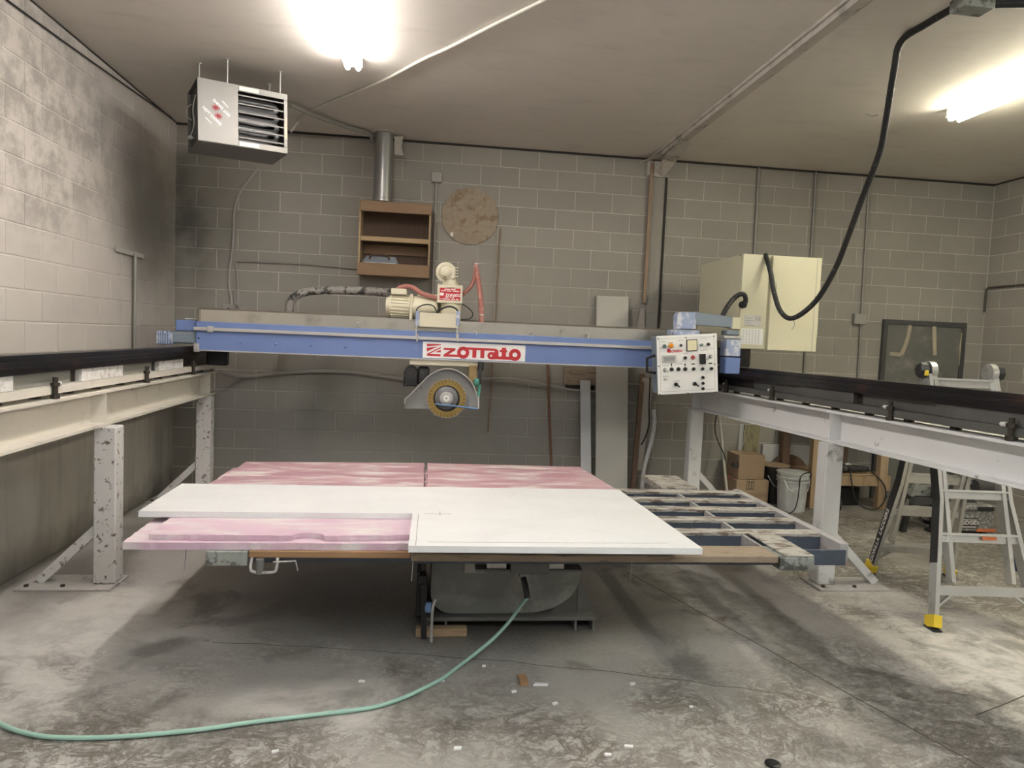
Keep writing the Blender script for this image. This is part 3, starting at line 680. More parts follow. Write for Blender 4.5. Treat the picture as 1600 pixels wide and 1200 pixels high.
# ------------------------------------------------------------------ control panel on its arm
YP = -1.62
cp = thing('operator_console', 'white push button control panel hanging tilted from a blue swing arm', 'control panel', (4.85, YP, 1.2))
pc4 = [RY(*q, YP) for q in ((1025.5, 525.5), (1119.5, 520.5), (1122, 612.5), (1028, 617))]
ctr = sum(pc4, Vector())/4; ux = ((pc4[1]+pc4[2])-(pc4[0]+pc4[3])).normalized(); uz = ((pc4[0]+pc4[1])-(pc4[2]+pc4[3])); uz = (uz-ux*uz.dot(ux)).normalized()
PW = ((pc4[1]-pc4[0]).length+(pc4[2]-pc4[3]).length)/2; PH = ((pc4[0]-pc4[3]).length+(pc4[1]-pc4[2]).length)/2
pm4 = Matrix(((ux.x, -uz.cross(ux).x*-1, uz.x, ctr.x), (ux.y, 1, uz.y, ctr.y), (ux.z, 0, uz.z, ctr.z), (0, 0, 0, 1)))
yd = uz.cross(ux); pm4 = Matrix(((ux.x, yd.x, uz.x, ctr.x), (ux.y, yd.y, uz.y, ctr.y), (ux.z, yd.z, uz.z, ctr.z), (0, 0, 0, 1)))
MB(pm4).bbox(-PW/2+.008, PW/2-.008, .004, .17, -PH/2+.008, PH/2-.004, .006).build('housing', 'slate_paint', cp)
fp = MB(pm4).bbox(-PW/2, PW/2, -.004, .004, -PH/2, PH/2, .003).build('face_plate', 'white_plate', cp)
def PL(x, y): return ((x-160)/1000-.5+.0)*PW*.985, (.5-(y-140)/960)*PH   # crop coordinates -> plate coordinates
def slant(x, y):  # undo the skew of the crop
    return PL(x-(y-140)*.025, y+(x-160)*.05-25*.0)
fr = MB(pm4); w1, h1 = PW/2-.025, PH/2-.025
for x0_, x1_, z0_, z1_ in ((-w1, w1, h1-.002, h1), (-w1, w1, -h1, -h1+.002), (-w1, -w1+.002, -h1, h1), (w1-.002, w1, -h1, h1), (-w1, w1, PH*.24, PH*.24+.002), (-w1, PW*.0, PH*.055, PH*.055+.0015)): fr.box(x0_, x1_, -.0047, -.004, z0_, z1_)
for u0, u1, y_ in ((.08, .16, 215), (.18, .27, 240), (.35, .45, 210), (.72, .82, 195), (.43, .51, 425), (.08, .2, 605), (.3, .42, 590), (.72, .84, 385), (.08, .19, 780), (.25, .37, 865)):
    z = slant(600, y_)[1]; fr.box((u0-.5)*PW, (u1-.5)*PW, -.0047, -.004, z, z+.004)
fr.build('panel_print', 'print_grey', fp)
M('btn_green', (.10, .20, .17), .4); M('btn_orange', (.85, .33, .02), .3); M('btn_red', (.42, .07, .07), .4); M('meter_face', (.75, .70, .47), .4); M('btn_sage', (.22, .30, .25), .4)
def knob(x, y, r, mat, name='push_button', ringm='alu', h=.02):
    u, v = slant(x, y)
    k = MB(pm4).lathe((u, -.004, v), (0, -1, 0), [(0, r*1.25), (.006, r*1.25), (.008, r*1.05)], 20).build('bezel', ringm, cp, True)
    k.name = name+'_bezel'; WO[k.name] = WO[cp.name]
    return MB(pm4).lathe((u, -.010, v), (0, -1, 0), [(0, r), (h*.7, r), (h, r*.7)], 18).build(name, mat, cp, True)
def lever(x, y, ang, r=.016):
    knob(x, y, r, 'black_plastic', 'selector_switch'); u, v = slant(x, y)
    MB(pm4).bar((u-math.cos(ang)*r, -.034, v-math.sin(ang)*r), (u+math.cos(ang)*r*2.2, -.034, v+math.sin(ang)*r*2.2), .010, .012, (0, 1, 0)).build('selector_lever', 'black_plastic', cp)
knob(280, 300, .015, 'btn_green', 'key_switch'); knob(393, 295, .018, 'btn_orange', 'indicator_lamp', 'btn_orange'); knob(555, 287, .010, 'black_plastic', 'key_switch', 'alu')
knob(903, 275, .013, 'btn_sage'); knob(1015, 268, .014, 'black_plastic'); knob(625, 490, .014, 'black_plastic'); knob(760, 483, .015, 'btn_red', 'stop_button', 'btn_red')
knob(1060, 468, .012, 'alu', 'dial', 'black_plastic'); knob(293, 687, .013, 'alu', 'dial', 'black_plastic')
for x in (402, 518, 630, 768, 918, 1068): knob(x, 678-(x-402)*.02, .014, 'black_plastic', 'push_button', 'black_plastic' if x < 700 else 'alu')
for y in (810, 905, 993): knob(925, y, .013, 'black_plastic')
knob(295, 835, .011, 'alu', 'dial'); lever(470, 920, -.8); lever(785, 912, -.7)
def plate(x0_, y0_, x1_, y1_, name, mat, d=.01, inset=None):
    a_ = slant(x0_, y0_); b_ = slant(x1_, y1_)
    o = MB(pm4).bbox(min(a_[0], b_[0]), max(a_[0], b_[0]), -.004-d, -.004, min(a_[1], b_[1]), max(a_[1], b_[1]), .002).build(name, mat, cp)
    if inset:
        i = inset[1]; MB(pm4).box(min(a_[0], b_[0])+i, max(a_[0], b_[0])-i, -.0045-d, -.004-d, min(a_[1], b_[1])+i, max(a_[1], b_[1])-i).build(name+'_face', inset[0], o)
    return o
plate(648, 195, 832, 375, 'ammeter', 'black_plastic', .012, ('meter_face', .006))
plate(243, 455, 480, 565, 'counter', 'alu', .008, ('print_grey', .012))
plate(868, 428, 962, 590, 'rotary_cam_switch', 'black_plastic', .03)
for q in ((178, 183), (645, 165), (1117, 138), (190, 630), (1130, 597), (205, 1090), (678, 1075), (1147, 1057)):
    u, v = PL(q[0]-(q[1]-140)*.025, q[1]+(q[0]-160)*.047); MB(pm4).cyl((u, -.008, v), (u, -.003, v), .006, 8).build('screw', 'bolt_dark', cp)
for x in (402, 628): u, v = slant(x, 608); MB(pm4).box(u-.005, u+.005, -.0048, -.004, v-.01, v+.014).build('arrow_mark', 'print_black', fp)
for x in (765, 1057): u, v = slant(x, 592-(x-765)*.04); MB(pm4).box(u-.016, u+.016, -.0048, -.004, v-.005, v+.005).build('arrow_mark', 'print_black', fp)
t_ = MB(); u, v = slant(465, 378); text(t_, 'zonato', .042, pm4 @ front(u+.006, -.0046, v)); u, v = slant(360, 375); t_.M = pm4; t_.box(u-.016, u+.014, -.0048, -.004, v-.016, v+.016); t_.build('maker_mark', 'sign_red', fp)
hd = MB(pm4); z_ = -PH/2+.02
hd.tube([(-PW/2+.0, .05, PH*.17), (-PW/2-.07, .05, PH*.13), (-PW/2-.075, .05, -PH*.1), (-PW/2, .05, -PH*.13)], .013, 8, 1); hd.build('grab_handle', 'black_plastic', cp)
def PY(px, py, y=YP+.08): return RY(px, py, y)
a, b = PY(1048, 513), PY(1088, 523); MB().bbox(a.x, b.x, YP+.0, YP+.18, b.z-.012, a.z-.01, .006).build('arm_flange', 'blue_dusty', cp)
a0 = PY(1057, 488); a1 = PY(1083, 488); a2 = PY(1084, 514); a3 = PY(1055, 514)
MB().prism([(a3.x, a3.z), (a2.x, a2.z), (a1.x, a1.z), (a0.x+.01, a0.z), (a0.x-.005, a0.z-.03)], YP+.03, YP+.14).build('arm_elbow', 'blue_dusty', cp)
a0 = PY(1080, 487); a1 = PY(1146, 496); a2 = PY(1146, 512); a3 = PY(1080, 507)
MB().prism([(a0.x, a0.z), (a1.x, a1.z), (a2.x, a2.z), (a3.x, a3.z)], YP+.035, YP+.135).build('swing_arm', 'slate_paint', cp)
a, b = PY(1142, 496), PY(1153, 515); MB().bbox(a.x-.005, b.x, YP+.03, YP+.14, b.z, a.z, .005).build('arm_end', 'cabinet_cream', cp)
for q0, q1, m_ in (((1132, 516), (1150, 524), 'slate_paint'), ((1127, 524), (1155, 530), 'alu'), ((1131, 530), (1152, 557), 'blue_dusty'), ((1130, 558), (1151, 584), 'blue_paint')):
    a, b = PY(*q0), PY(*q1); MB().bbox(a.x, b.x, YP+.02, YP+.15, b.z, a.z, .005).build('pivot_post', m_, cp)
# ------------------------------------------------------------------ cutting table
def mat_foam():
    t = NT('foam_pink'); p = t.pos()
    c = t.mix(t.noise(p, 3, 4), (.43, .225, .265), (.55, .33, .37))
    st = t.ramp(t.noise(t.scalev(p, (.9, 3.2, 1)), 3.2, 6, .62, .5), .44, .66)
    fr_ = t.ramp(t.sep(p)[1], -3.5, -3.9)
    c = t.mix(fr_, c, t.mix(t.noise(p, 5, 4), (.54, .335, .435), (.68, .52, .60)))
    c = t.mix(t.math('MULTIPLY', st, .85), c, (.70, .68, .65))
    t.bump(t.noise(p, 70, 4), .3, .004); MATS['foam_pink'] = t.out(c, t.math('ADD', .35, t.math('MULTIPLY', st, .35)))
mat_foam()
def mat_quartz():
    t = NT('quartz'); p = t.pos()
    film = t.ramp(t.noise(t.scalev(p, (.8, 1.6, 1)), 2.0, 5, .6, .8), .32, .68)
    c = t.mix(film, (.80, .81, .81), (.765, .77, .765))
    vn = t.ramp(t.math('ABSOLUTE', t.math('SUBTRACT', t.noise(p, 2.6, 5, .6, 1.2), .5)), .007, .0)
    c = t.mix(t.math('MULTIPLY', vn, .2), c, (.55, .53, .50))
    MATS['quartz'] = t.out(c, t.math('ADD', .30, t.math('MULTIPLY', film, .06)))
mat_quartz()
M('old_wood', (.30, .235, .17), .8, 0, .25, 9, dirt=(.12, .085, .06), dlo=.52, dhi=.68, dscale=6, stretch=(1, 7, 7), bump=.3, bscale=30)
M('plank_pale', (.42, .40, .36), .8, 0, .35, 7, dirt=(.13, .10, .08), dlo=.46, dhi=.6, dscale=7, stretch=(1.2, 5, 5), bump=.3, bscale=40)
M('red_wood', (.30, .17, .085), .7, 0, .3, 8, stretch=(1, 8, 8))
M('galv', (.36, .38, .355), .5, .5, .3, 12, dirt=(.12, .12, .11), dlo=.5, dhi=.62, dscale=16)
M('steel_slate', (.075, .092, .122), .5, .25, .2, 6, dirt=(.20, .22, .26), dlo=.58, dhi=.72, dscale=7)
M('steel_pale', (.37, .36, .36), .6, .15, .15, 8, dirt=(.25, .22, .20), dlo=.55, dhi=.7, dscale=9)
M('pencil', (.35, .34, .33), .8)
tb_ = thing('saw_table', 'blue grey welded grid table with weathered wood strips under the foam boards', 'table', (3.2, -3.4, .5))
rung_y = (-2.78, -3.03, -3.28, -3.54, -3.81)
for y in rung_y:
    r_ = MB().box(1.65, 4.80, y, y+.075, .52, .61).build('rung', 'steel_slate', tb_)
    MB().bbox(1.65, 4.80, y-.004, y+.085, .61, .63, .003).build('wood_strip', 'plank_pale', tb_)
MB().bbox(4.80, 4.852, -4.0, -2.65, .53, .63, .003).build('side_rim', 'steel_pale', tb_)
MB().bbox(1.60, 1.65, -4.0, -2.65, .53, .63, .003).build('side_rim', 'steel_pale', tb_)
for x in (4.34, 3.42, 2.5):
    ys = [-4.04]+[y+.075 for y in rung_y[::-1]]
    for a, b in zip((-4.04, -3.735, -3.465, -3.205, -2.955), (-3.81, -3.54, -3.28, -3.03, -2.78)):
        MB().box(x-.008, x+.008, a, b, .53, .622).build('divider', 'steel_pale', tb_)
MB().box(1.65, 4.80, -4.06, -4.045, .53, .61).build('front_channel', 'steel_slate', tb_)
MB().bbox(1.785, 2.52, -4.20, -4.06, .598, .63, .003).build('front_plank', 'red_wood', tb_)
MB().bbox(2.525, 4.33, -4.235, -4.06, .596, .63, .003).build('front_plank', 'old_wood', tb_)
MB().bbox(1.60, 1.782, -4.21, -4.05, .562, .63, .003).build('tube_end', 'galv', tb_)
MB().bbox(4.335, 4.515, -4.245, -4.05, .562, .628, .003).build('tube_end', 'galv', tb_)
MB().bbox(4.36, 4.515, -4.24, -3.84, .63, .638, .002).build('cross_plank', 'plank_pale', tb_)
MB().bbox(4.25, 4.52, -2.69, -2.24, .60, .645, .003).build('rear_channel', 'plank_pale', tb_)
for px, y0_, y1_, yy in ((291, 858, 892, -4.1), (646, 868, 908, -4.15), (988, 870, 906, -4.1)):
    MB().tube([RY(px, y0_, yy), RY(px-1.5, (y0_+y1_)/2, yy), RY(px-3, y1_, yy)], .0022, 6).build('dangling_wire', 'print_grey', tb_)
def ragged(poly, amp=.004, step=.03):
    out = []
    for i, a in enumerate(poly):
        b = poly[(i+1) % len(poly)]; n = max(1, int(math.hypot(b[0]-a[0], b[1]-a[1])/step))
        out += [(a[0]+(b[0]-a[0])*k/n+random.uniform(-amp, amp)*(k > 0), a[1]+(b[1]-a[1])*k/n+random.uniform(-amp, amp)*(k > 0)) for k in range(n)]
    return out
def slab(name, poly, z0, z1, mat, label, cat, group=None):
    if mat == 'foam_pink': poly = ragged(poly)
    return tag(MB().prism(poly, z0, z1, 'z').build(name, mat), label, cat, group)
# foam boards, two layers
def arc(cx, cy, rx, ry, n=9): return [(cx+rx*math.cos(math.pi-k*math.pi/(n-1)), cy+ry*math.sin(math.pi-k*math.pi/(n-1))) for k in range(n)]
slab('foam_board', [(1.238, -4.195), (1.222, -3.83), (1.24, -2.40), (2.565, -2.33), (2.565, -4.18)], .631, .664, 'foam_pink', 'pink foam board with ragged sawn edge under the notched top board', 'foam board')
slab('foam_board', [(2.578, -4.04), (2.578, -2.33), (3.79, -2.33), (3.83, -4.04)], .631, .664, 'foam_pink', 'lower pink foam board under the white stone near the bare grid', 'foam board')
slab('foam_board', [(1.335, -4.155)]+arc(2.04, -4.155, .075, .05)+[(2.568, -4.125), (2.568, -2.19), (1.296, -2.29), (1.29, -3.1)], .665, .690, 'foam_pink', 'pink foam board with round notch in its front edge, by the cream runway', 'foam board')
slab('foam_board', [(2.588, -4.05), (2.592, -2.19), (3.757, -2.21), (3.84, -3.1), (3.87, -4.05)], .665, .690, 'foam_pink', 'streaked pink foam board beside the bare grid end of the table', 'foam board')
sl_ = slab('stone_slab', [(1.174, -3.86), (2.517, -3.835), (2.513, -4.403), (3.862, -4.408), (3.806, -3.157), (1.16, -3.205)], .691, .721, 'quartz', 'white L shaped quartz slab lying on the pink foam', 'stone slab')
pz = .7214
for pts in (((2.545, -4.40), (2.548, -3.84)), ((2.60, -4.345), (3.72, -4.335)), ((2.66, -3.87), (2.66, -3.79)), ((2.58, -3.84), (2.72, -3.835))):
    MB().bar((*pts[0], pz), (*pts[1], pz), .003, .0006, (0, 0, 1)).build('pencil_line', 'pencil', sl_)
# pedestal
M('pedestal_grey', (.225, .23, .215), .6, .1, .15, 4, dirt=(.36, .355, .33), dlo=.5, dhi=.68, dscale=4)
M('steel_dull', (.17, .17, .16), .6, .3, .25, 9)
M('scrap_wood', (.36, .255, .15), .8, 0, .25, 9, stretch=(1, 6, 6))
pd = thing('table_pedestal', 'grey green rounded steel pedestal carrying the cutting table', 'pedestal', (3.05, -3.3, 0))
pro = [(2.63, .515), (2.63, .21)]+[(2.75-.12*math.cos(k*math.pi/16), .205-.12*math.sin(k*math.pi/16)) for k in range(1, 9)]+[(3.17+.315*math.sin(k*math.pi/20), .30-.215*math.cos(k*math.pi/20)) for k in range(0, 11)]+[(3.485, .515)]
MB().prism(pro, -3.58, -2.95).build('trough', 'pedestal_grey', pd)
MB().bbox(2.585, 3.58, -3.64, -2.9, .062, .084, .003).build('base_plate', 'steel_dull', pd)
for x in (3.46, 3.565): MB().box(x-.006, x+.006, -3.63, -2.9, 0, .062).build('skid', 'steel_dull', pd)
for x in (2.62, 2.72): MB().box(x-.006, x+.006, -3.63, -2.9, 0, .062).build('skid', 'steel_dull', pd)
MB().prism([(3.485, .30), (3.485, .085), (3.575, .085)], -3.55, -3.53).build('gusset', 'steel_dull', pd)
a = RY(795, 862, -3.6); b = RY(853, 880, -3.6); MB().bbox(a.x, b.x, -3.72, -3.58, .36, .52, .004).build('junction_plate', 'steel_dull', pd)
a = RY(742, 880, -3.6); b = RY(905, 884, -3.6); MB().box(a.x, b.x, -3.69, -3.58, b.z-.006, b.z+.006).build('ledge', 'steel_dull', pd)
zl = b.z+.007
for p0_, p1_ in ((761, 791), (854, 881)):
    a = RY(p0_, 870, -3.66); b = RY(p1_, 879, -3.66); MB().bbox(a.x, b.x, -3.68, -3.6, zl, a.z, .003).build('spacer_block', 'shim_white', pd)
a = RY(726, 873, -3.585); b = RY(758, 894, -3.585); MB().bbox(a.x, b.x, -3.60, -3.58, b.z, a.z, .003).build('patch_plate', 'plate_grey', pd)
q = RY(816, 898, -3.58); MB().lathe((q.x, -3.58, q.z), (0, -1, 0), [(0, .045), (.012, .045), (.016, .026), (.05, .024)], 20).build('hose_socket', 'plate_grey', pd, True)
MB().bbox(2.55, 2.60, -3.62, -3.05, .085, .50, .004).build('side_bracket', 'black_plastic', pd)
MB().bbox(2.57, 3.5, -3.55, -2.95, .515, .519, .001).build('top_plate', 'steel_dull', pd)
# scrap boards and clamp standing at the pedestal foot
tag(MB().bbox(2.555, 2.835, -3.70, -3.645, .0, .045, .003).build('wood_offcut', 'scrap_wood'), 'light wood offcut lying against the pedestal foot', 'wood')
cl = thing('bar_clamp', 'dark steel bar clamp leaning at the pedestal side beside the wood offcut', 'clamp', (2.66, -3.74, 0))
MB().bar((2.60, -3.72, 0), (2.585, -3.66, .42), .012, .03, (1, 0, 0)).build('bar', 'black_plastic', cl)
MB().bbox(2.555, 2.61, -3.73, -3.67, .30, .36, .01).build('jaw', 'black_plastic', cl)
MB().tube([(2.64, -3.76, 0), (2.64, -3.76, .17), (2.655, -3.75, .23)], .008, 8).build('screw', 'alu', cl, True)
MB().lathe((2.62, -3.74, .16), (0, 0, 1), [(0, .018), (.02, .022), (.05, .015)], 12).build('grip', 'blue_pipe', cl, True)
cc = thing('c_clamp', 'small rusty clamp gripping the table edge under the red wood plank', 'clamp', (1.86, -4.2, .54))
MB().tube([(1.80, -4.19, .598), (1.80, -4.22, .555), (1.82, -4.22, .538), (1.90, -4.22, .538), (1.915, -4.22, .56), (1.915, -4.2, .598)], .007, 8, 3).build('frame', 'plate_grey', cc, True)
MB().cyl((1.84, -4.215, .53), (1.84, -4.215, .597), .018, 12).build('screw', 'steel_dull', cc)
MB().tube([(1.90, -4.22, .585), (2.0, -4.22, .59), (2.01, -4.22, .545)], .004, 6, 1).build('lever', 'plate_grey', cc)
# green hose from the socket across the floor
q0 = Vector((q.x, -3.63, q.z))
hp = [q0+Vector((0, 0, 0)), q0+Vector((.012, -.03, -.05)), q0+Vector((.02, -.05, -.10)), RY(815, 945, -3.72), RY(795, 972, -3.8), RY(765, 1003, -3.9)]
hp += [Vector((v[0], v[1], .012)) for v in ((2.77, -4.08), (2.658, -4.232), (2.431, -4.426), (2.165, -4.495), (1.912, -4.544), (1.675, -4.6), (1.395, -4.634), (1.18, -4.628), (1.043, -4.591), (.907, -4.517), (.7, -4.35))]
gh = thing('garden_hose', 'pale green water hose curving across the wet floor', 'hose', (2.3, -4.5, 0))
MB().tube(hp[2:], .0095, 10, 5).build('hose', 'hose_green', gh, True)
MB().tube(hp[:3], .017, 10, 3).build('connector', 'black_plastic', gh, True)
# ------------------------------------------------------------------ debris on the floor
tag(MB().bbox(3.06, 3.10, -4.26, -4.17, 0, .018, .002).build('wood_offcut', 'red_wood'), 'small reddish wood offcut lying on the floor before the pedestal', 'wood')
for px, py, w_, h_ in ((845, 1070, .075, .022), (988, 1069, .03, .02), (867, 1100, .03, .016), (803, 1081, .025, .018), (1080, 1105, .02, .015), (982, 1167, .04, .018), (950, 1180, .03, .016), (690, 1064, .03, .02), (565, 1065, .03, .016), (756, 1041, .02, .014), (715, 1170, .035, .02), (430, 1175, .03, .014)):
    p = RZ(px, py, 0); a_ = random.uniform(-.5, .5)
    mm = Matrix.Translation((p.x, p.y, 0)) @ Matrix.Rotation(a_ if w_ < .07 else -.05, 4, 'Z')
    mb = MB(mm); mb.prism([(-w_/2, -h_/2), (w_/2*.8, -h_/2*.9), (w_/2, h_/2*.7), (-w_/2*.7, h_/2)], 0, .006, 'z')
    tag(mb.build('stone_chip', 'quartz'), 'white stone chip lying on the stained floor in front of the table' if w_ < .07 else 'long white stone sliver beside the reddish wood offcut', 'stone chip', 'stone chips scattered on the floor')
p = RZ(1207, 1195, 0); tag(MB().lathe((p.x, p.y, 0), (0, 0, 1), [(0, .03), (.008, .03), (.01, .02)], 18).build('drain_plug', 'black_plastic'), 'small black round plug lying on the open floor', 'plug')
# ------------------------------------------------------------------ hanging gas heater
M('heater_steel', (.20, .195, .18), .5, .5, .06, 3, dirt=(.22, .20, .175), dlo=.55, dhi=.8, dscale=5)
M('tube_steel', (.42, .42, .43), .35, .7, .1, 8); M('fin_white', (.34, .33, .31), .45, .3, .1, 8); M('label_cream', (.70, .68, .55), .6); M('copper_lbl', (.55, .32, .2), .5)
hw, hh, hdp = .65, .452, .462
hm = Matrix.Translation((1.017, -1.63, 3.242)) @ Matrix.Rotation(.457, 4, 'Z') @ Matrix.Rotation(-.026, 4, 'Y')
ht = thing('unit_heater', 'galvanised gas unit heater hung from the ceiling on threaded rods', 'heater', (1.017, -1.63, 3.0))
x0, x1 = -hw/2, hw/2; y0, y1 = -hdp/2, hdp/2; z0, z1 = -hh/2, hh/2; xm = x0+hw*.43
mb = MB(hm); mb.box(x0, x1, y0, y1, z0, z0+.006).box(x0, x1, y0, y1, z1-.006, z1).box(x0, x1, y1-.006, y1, z0, z1).box(x1-.006, x1, y0, y1, z0, z1).box(xm-.003, xm+.003, y0, y1, z0, z1)
mb.box(x0, x0+.02, y1-.03, y1, z0, z1).build('casing', 'heater_steel', ht)
fp_ = MB(hm).bbox(x0, xm+.005, y0-.006, y0, z0+.002, z1, .002).build('access_panel', 'heater_steel', ht)
for za, zb_ in ((z0, z0+.045), (z1-.045, z1)): MB(hm).bbox(xm+.005, x1, y0-.006, y0, za, zb_, .002).build('front_rail', 'heater_steel', ht)
MB(hm).bbox(x1-.028, x1, y0-.006, y0, z0+.045, z1-.045, .002).build('front_stile', 'heater_steel', ht)
MB(hm).box(x1-.02, x1-.004, y0-.0068, y0-.006, z0+.11, z1-.18).build('warning_label', 'copper_lbl', ht)
for za in (z0+.008, z1-.036): MB(hm).box(xm+.012, xm+.155, y0-.0068, y0-.006, za, za+.028).build('rating_label', 'label_cream', ht)
MB(hm).box(xm+.01, x1-.03, y0+.20, y0+.21, z0+.02, z1-.02).build('inner_baffle', 'black_plastic', ht)
for k in range(6):
    z = z0+.075+k*.062
    MB(hm).bar((xm+.006, y0+.012, z), (x1-.03, y0+.012, z), .05, .008, (0, -.35, 1)).build('louvre', 'fin_white', ht)
for k in range(4):
    z = z0+.10+k*.072
    MB(hm).tube([(xm+.01, y0+.10, z), (x1-.10, y0+.10, z), (x1-.06, y0+.10, z+.02), (x1-.06, y0+.10, z+.045), (x1-.10, y0+.10, z+.06), (xm+.01, y0+.10, z+.06)], .018, 8, 3).build('heat_tube', 'tube_steel', ht, True)
MB(hm).box(x0+.02, x0+.024, y0+.02, y1-.03, z0+.02, z1-.02).build('burner_wall', 'black_plastic', ht)
MB(hm).tube([(x0+.005, y0+.10, z1-.1), (x0-.012, y0+.12, z1-.2), (x0+.0, y0+.15, z0+.15), (x0-.02, y0+.2, z0+.06), (x0-.01, y0+.12, z0+.04)], .004, 6).build('burner_wire', 'alu', ht)
MB(hm).bbox(x0-.03, x0+.0, y0+.22, y0+.26, z0+.06, z0+.08, .004).build('gas_tap', 'alu', ht)
MB(hm).tube([(x0, y0+.25, z1-.13), (x0-.035, y0+.25, z1-.17), (x0-.03, y0+.25, z1-.23), (x0, y0+.25, z1-.25)], .004, 6).build('burner_wire', 'alu', ht)
def HP(u, v): return hm @ Vector((u, y0-.007, v))
hx = (hm.to_3x3() @ Vector((1, 0, 0))); hz = (hm.to_3x3() @ Vector((0, 0, 1)))
cxx = (x0+xm)/2-.01; cz_ = -.005
def hp_(px, py):  # crop (scale 6.665 from 270,90) -> panel local u, v
    d = ray(270+px/6.665, 90+py/6.665); n_ = hm.to_3x3() @ Vector((0, -1, 0)); o_ = HP(0, 0); t = (o_-CAM).dot(n_)/d.dot(n_); l = hm.inverted() @ (CAM+d*t); return l.x, l.z
tx = MB()
A_, B_ = hp_(325, 525), hp_(490, 690); dv = Vector((B_[0]-A_[0], B_[1]-A_[1])); L_ = dv.length; dv.normalize(); d3 = hx*dv.x+hz*dv.y; u3 = hx*-dv.y+hz*dv.x
text(tx, 'HOT DAWG', L_*.205, FACE(HP((A_[0]+B_[0])/2, (A_[1]+B_[1])/2), d3, u3)); tx.build('brand_lettering', 'print_white', fp_); tx = MB()
A2, B2 = hp_(590, 605), hp_(430, 440); text(tx, 'HOT DAWG', L_*.19, FACE(HP((A2[0]+B2[0])/2, (A2[1]+B2[1])/2), -d3, -u3)); tx.build('brand_lettering', 'print_white', fp_)
for q0_, q1_ in (((340, 622), (403, 688)), ((515, 450), (578, 520))):
    a_, b_ = hp_(*q0_), hp_(*q1_); MB().bar(HP(*a_), HP(*b_), .006, .0012, hm.to_3x3() @ Vector((0, -1, 0))).build('print_line', 'print_white', fp_)
M('faded_red', (.34, .035, .045), .6)
for q in ((448, 520), (475, 608)):
    c_ = hp_(*q); rx = MB()
    for k in range(7):
        an = k*math.pi*2/7; rx.bar(HP(c_[0], c_[1]), HP(c_[0]+.028*math.cos(an), c_[1]+.024*math.sin(an)), .009, .001, hm.to_3x3() @ Vector((0, -1, 0)))
    rx.build('red_print', 'faded_red', fp_)
for u, v in ((x0+.06, y0+.30), (x0+.22, y0+.06), (x1-.04, y0+.06), (x1-.04, y1-.06)):
    p = hm @ Vector((u, v, z1)); rd = MB().cyl((p.x, p.y, p.z-.01), (p.x, p.y, ZC), .006, 8).build('threaded_rod', 'alu', ht)
    MB().cyl((p.x, p.y, ZC-.004), (p.x, p.y, ZC), .02, 10).build('rod_washer', 'alu', rd)
# ------------------------------------------------------------------ vent pipe, wall shelf, disc
M('duct', (.36, .36, .35), .38, .75, .1, 4, dirt=(.25, .23, .21), dlo=.55, dhi=.8, dscale=6)
p = RY(597, 300, -.25); dx = p.x
vp = thing('vent_pipe', 'round galvanised vent pipe rising from the wooden shelf box to the ceiling', 'pipe', (dx, -.2, 2.97))
MB().lathe((dx, -.2, 2.972), (0, 0, 1), [(0, .092), (.03, .092), (.032, .096), (.042, .096), (.044, .09), (ZC-2.972, .09)], 30).build('pipe', 'duct', vp, True)
MB().ring((dx, -.2), .09, .13, ZC-.012, ZC-.0005, 24, 'z').build('ceiling_collar', 'drywall_tape', vp)
fb = MB().prism([(dx+.10, ZC-.03), (dx+.19, ZC-.02), (dx+.175, ZC-.13), (dx+.20, ZC-.21), (dx+.11, ZC-.21)], -.20, -.195).build('paper_flap', 'drywall_tape', vp)
M('shelf_wood', (.25, .155, .085), .65, 0, .2, 6, stretch=(1, 6, 6)); M('shelf_dark', (.095, .055, .032), .7, 0, .35, 7, stretch=(6, 1, .7)); M('pine', (.42, .30, .165), .65, 0, .15, 7, stretch=(1, 6, 6))
sx0_, sx1_, sz0_, sz1_ = 1.835, 2.545, 2.235, 2.965
sf = thing('wall_shelf', 'open fronted brown wooden shelf box mounted high on the block wall', 'shelf', (2.19, -.15, sz0_))
MB().box(sx0_, sx0_+.018, -.27, -.002, sz0_, sz1_).build('side_panel', 'pine', sf); MB().box(sx1_-.018, sx1_, -.27, -.002, sz0_, sz1_).build('side_panel', 'pine', sf)
MB().box(sx0_+.018, sx1_-.018, -.012, -.002, sz0_, sz1_).build('back_panel', 'shelf_dark', sf)
MB().box(sx0_+.018, sx1_-.018, -.27, -.012, sz1_-.018, sz1_).build('top_panel', 'shelf_wood', sf)
MB().box(sx0_+.018, sx1_-.018, -.27, -.012, sz0_, sz0_+.018).build('bottom_panel', 'shelf_wood', sf)
MB().bbox(sx0_+.01, sx1_-.0, -.288, -.27, sz1_-.105, sz1_, .003).build('front_rail', 'shelf_wood', sf)
MB().bbox(sx0_-.005, sx1_+.002, -.288, -.27, sz0_-.005, sz0_+.12, .003).build('front_rail', 'shelf_wood', sf)
MB().box(sx0_+.018, sx1_-.018, -.26, -.012, sz0_+.352, sz0_+.37).build('middle_shelf', 'shelf_wood', sf)
MB().bbox(sx0_+.018, sx1_-.018, -.275, -.26, sz0_+.335, sz0_+.382, .003).build('shelf_lip', 'pine', sf)
MB().box(sx0_+.03, sx1_-.03, -.03, -.0125, sz0_+.235, sz0_+.33).build('back_cleat', 'shelf_wood', sf)
t = NT('clear_case'); t.b.inputs['Transmission Weight'].default_value = .55; MATS['clear_case'] = t.out((.32, .36, .42), .25)
cs = thing('tool_case', 'translucent plastic tool case lying in the bottom of the wooden shelf box', 'case', (2.06, -.15, sz0_+.018))
MB().prism([(1.87, sz0_+.019), (2.24, sz0_+.019), (2.235, sz0_+.13), (2.20, sz0_+.19), (1.92, sz0_+.19), (1.875, sz0_+.13)], -.245, -.08).build('shell', 'clear_case', cs)
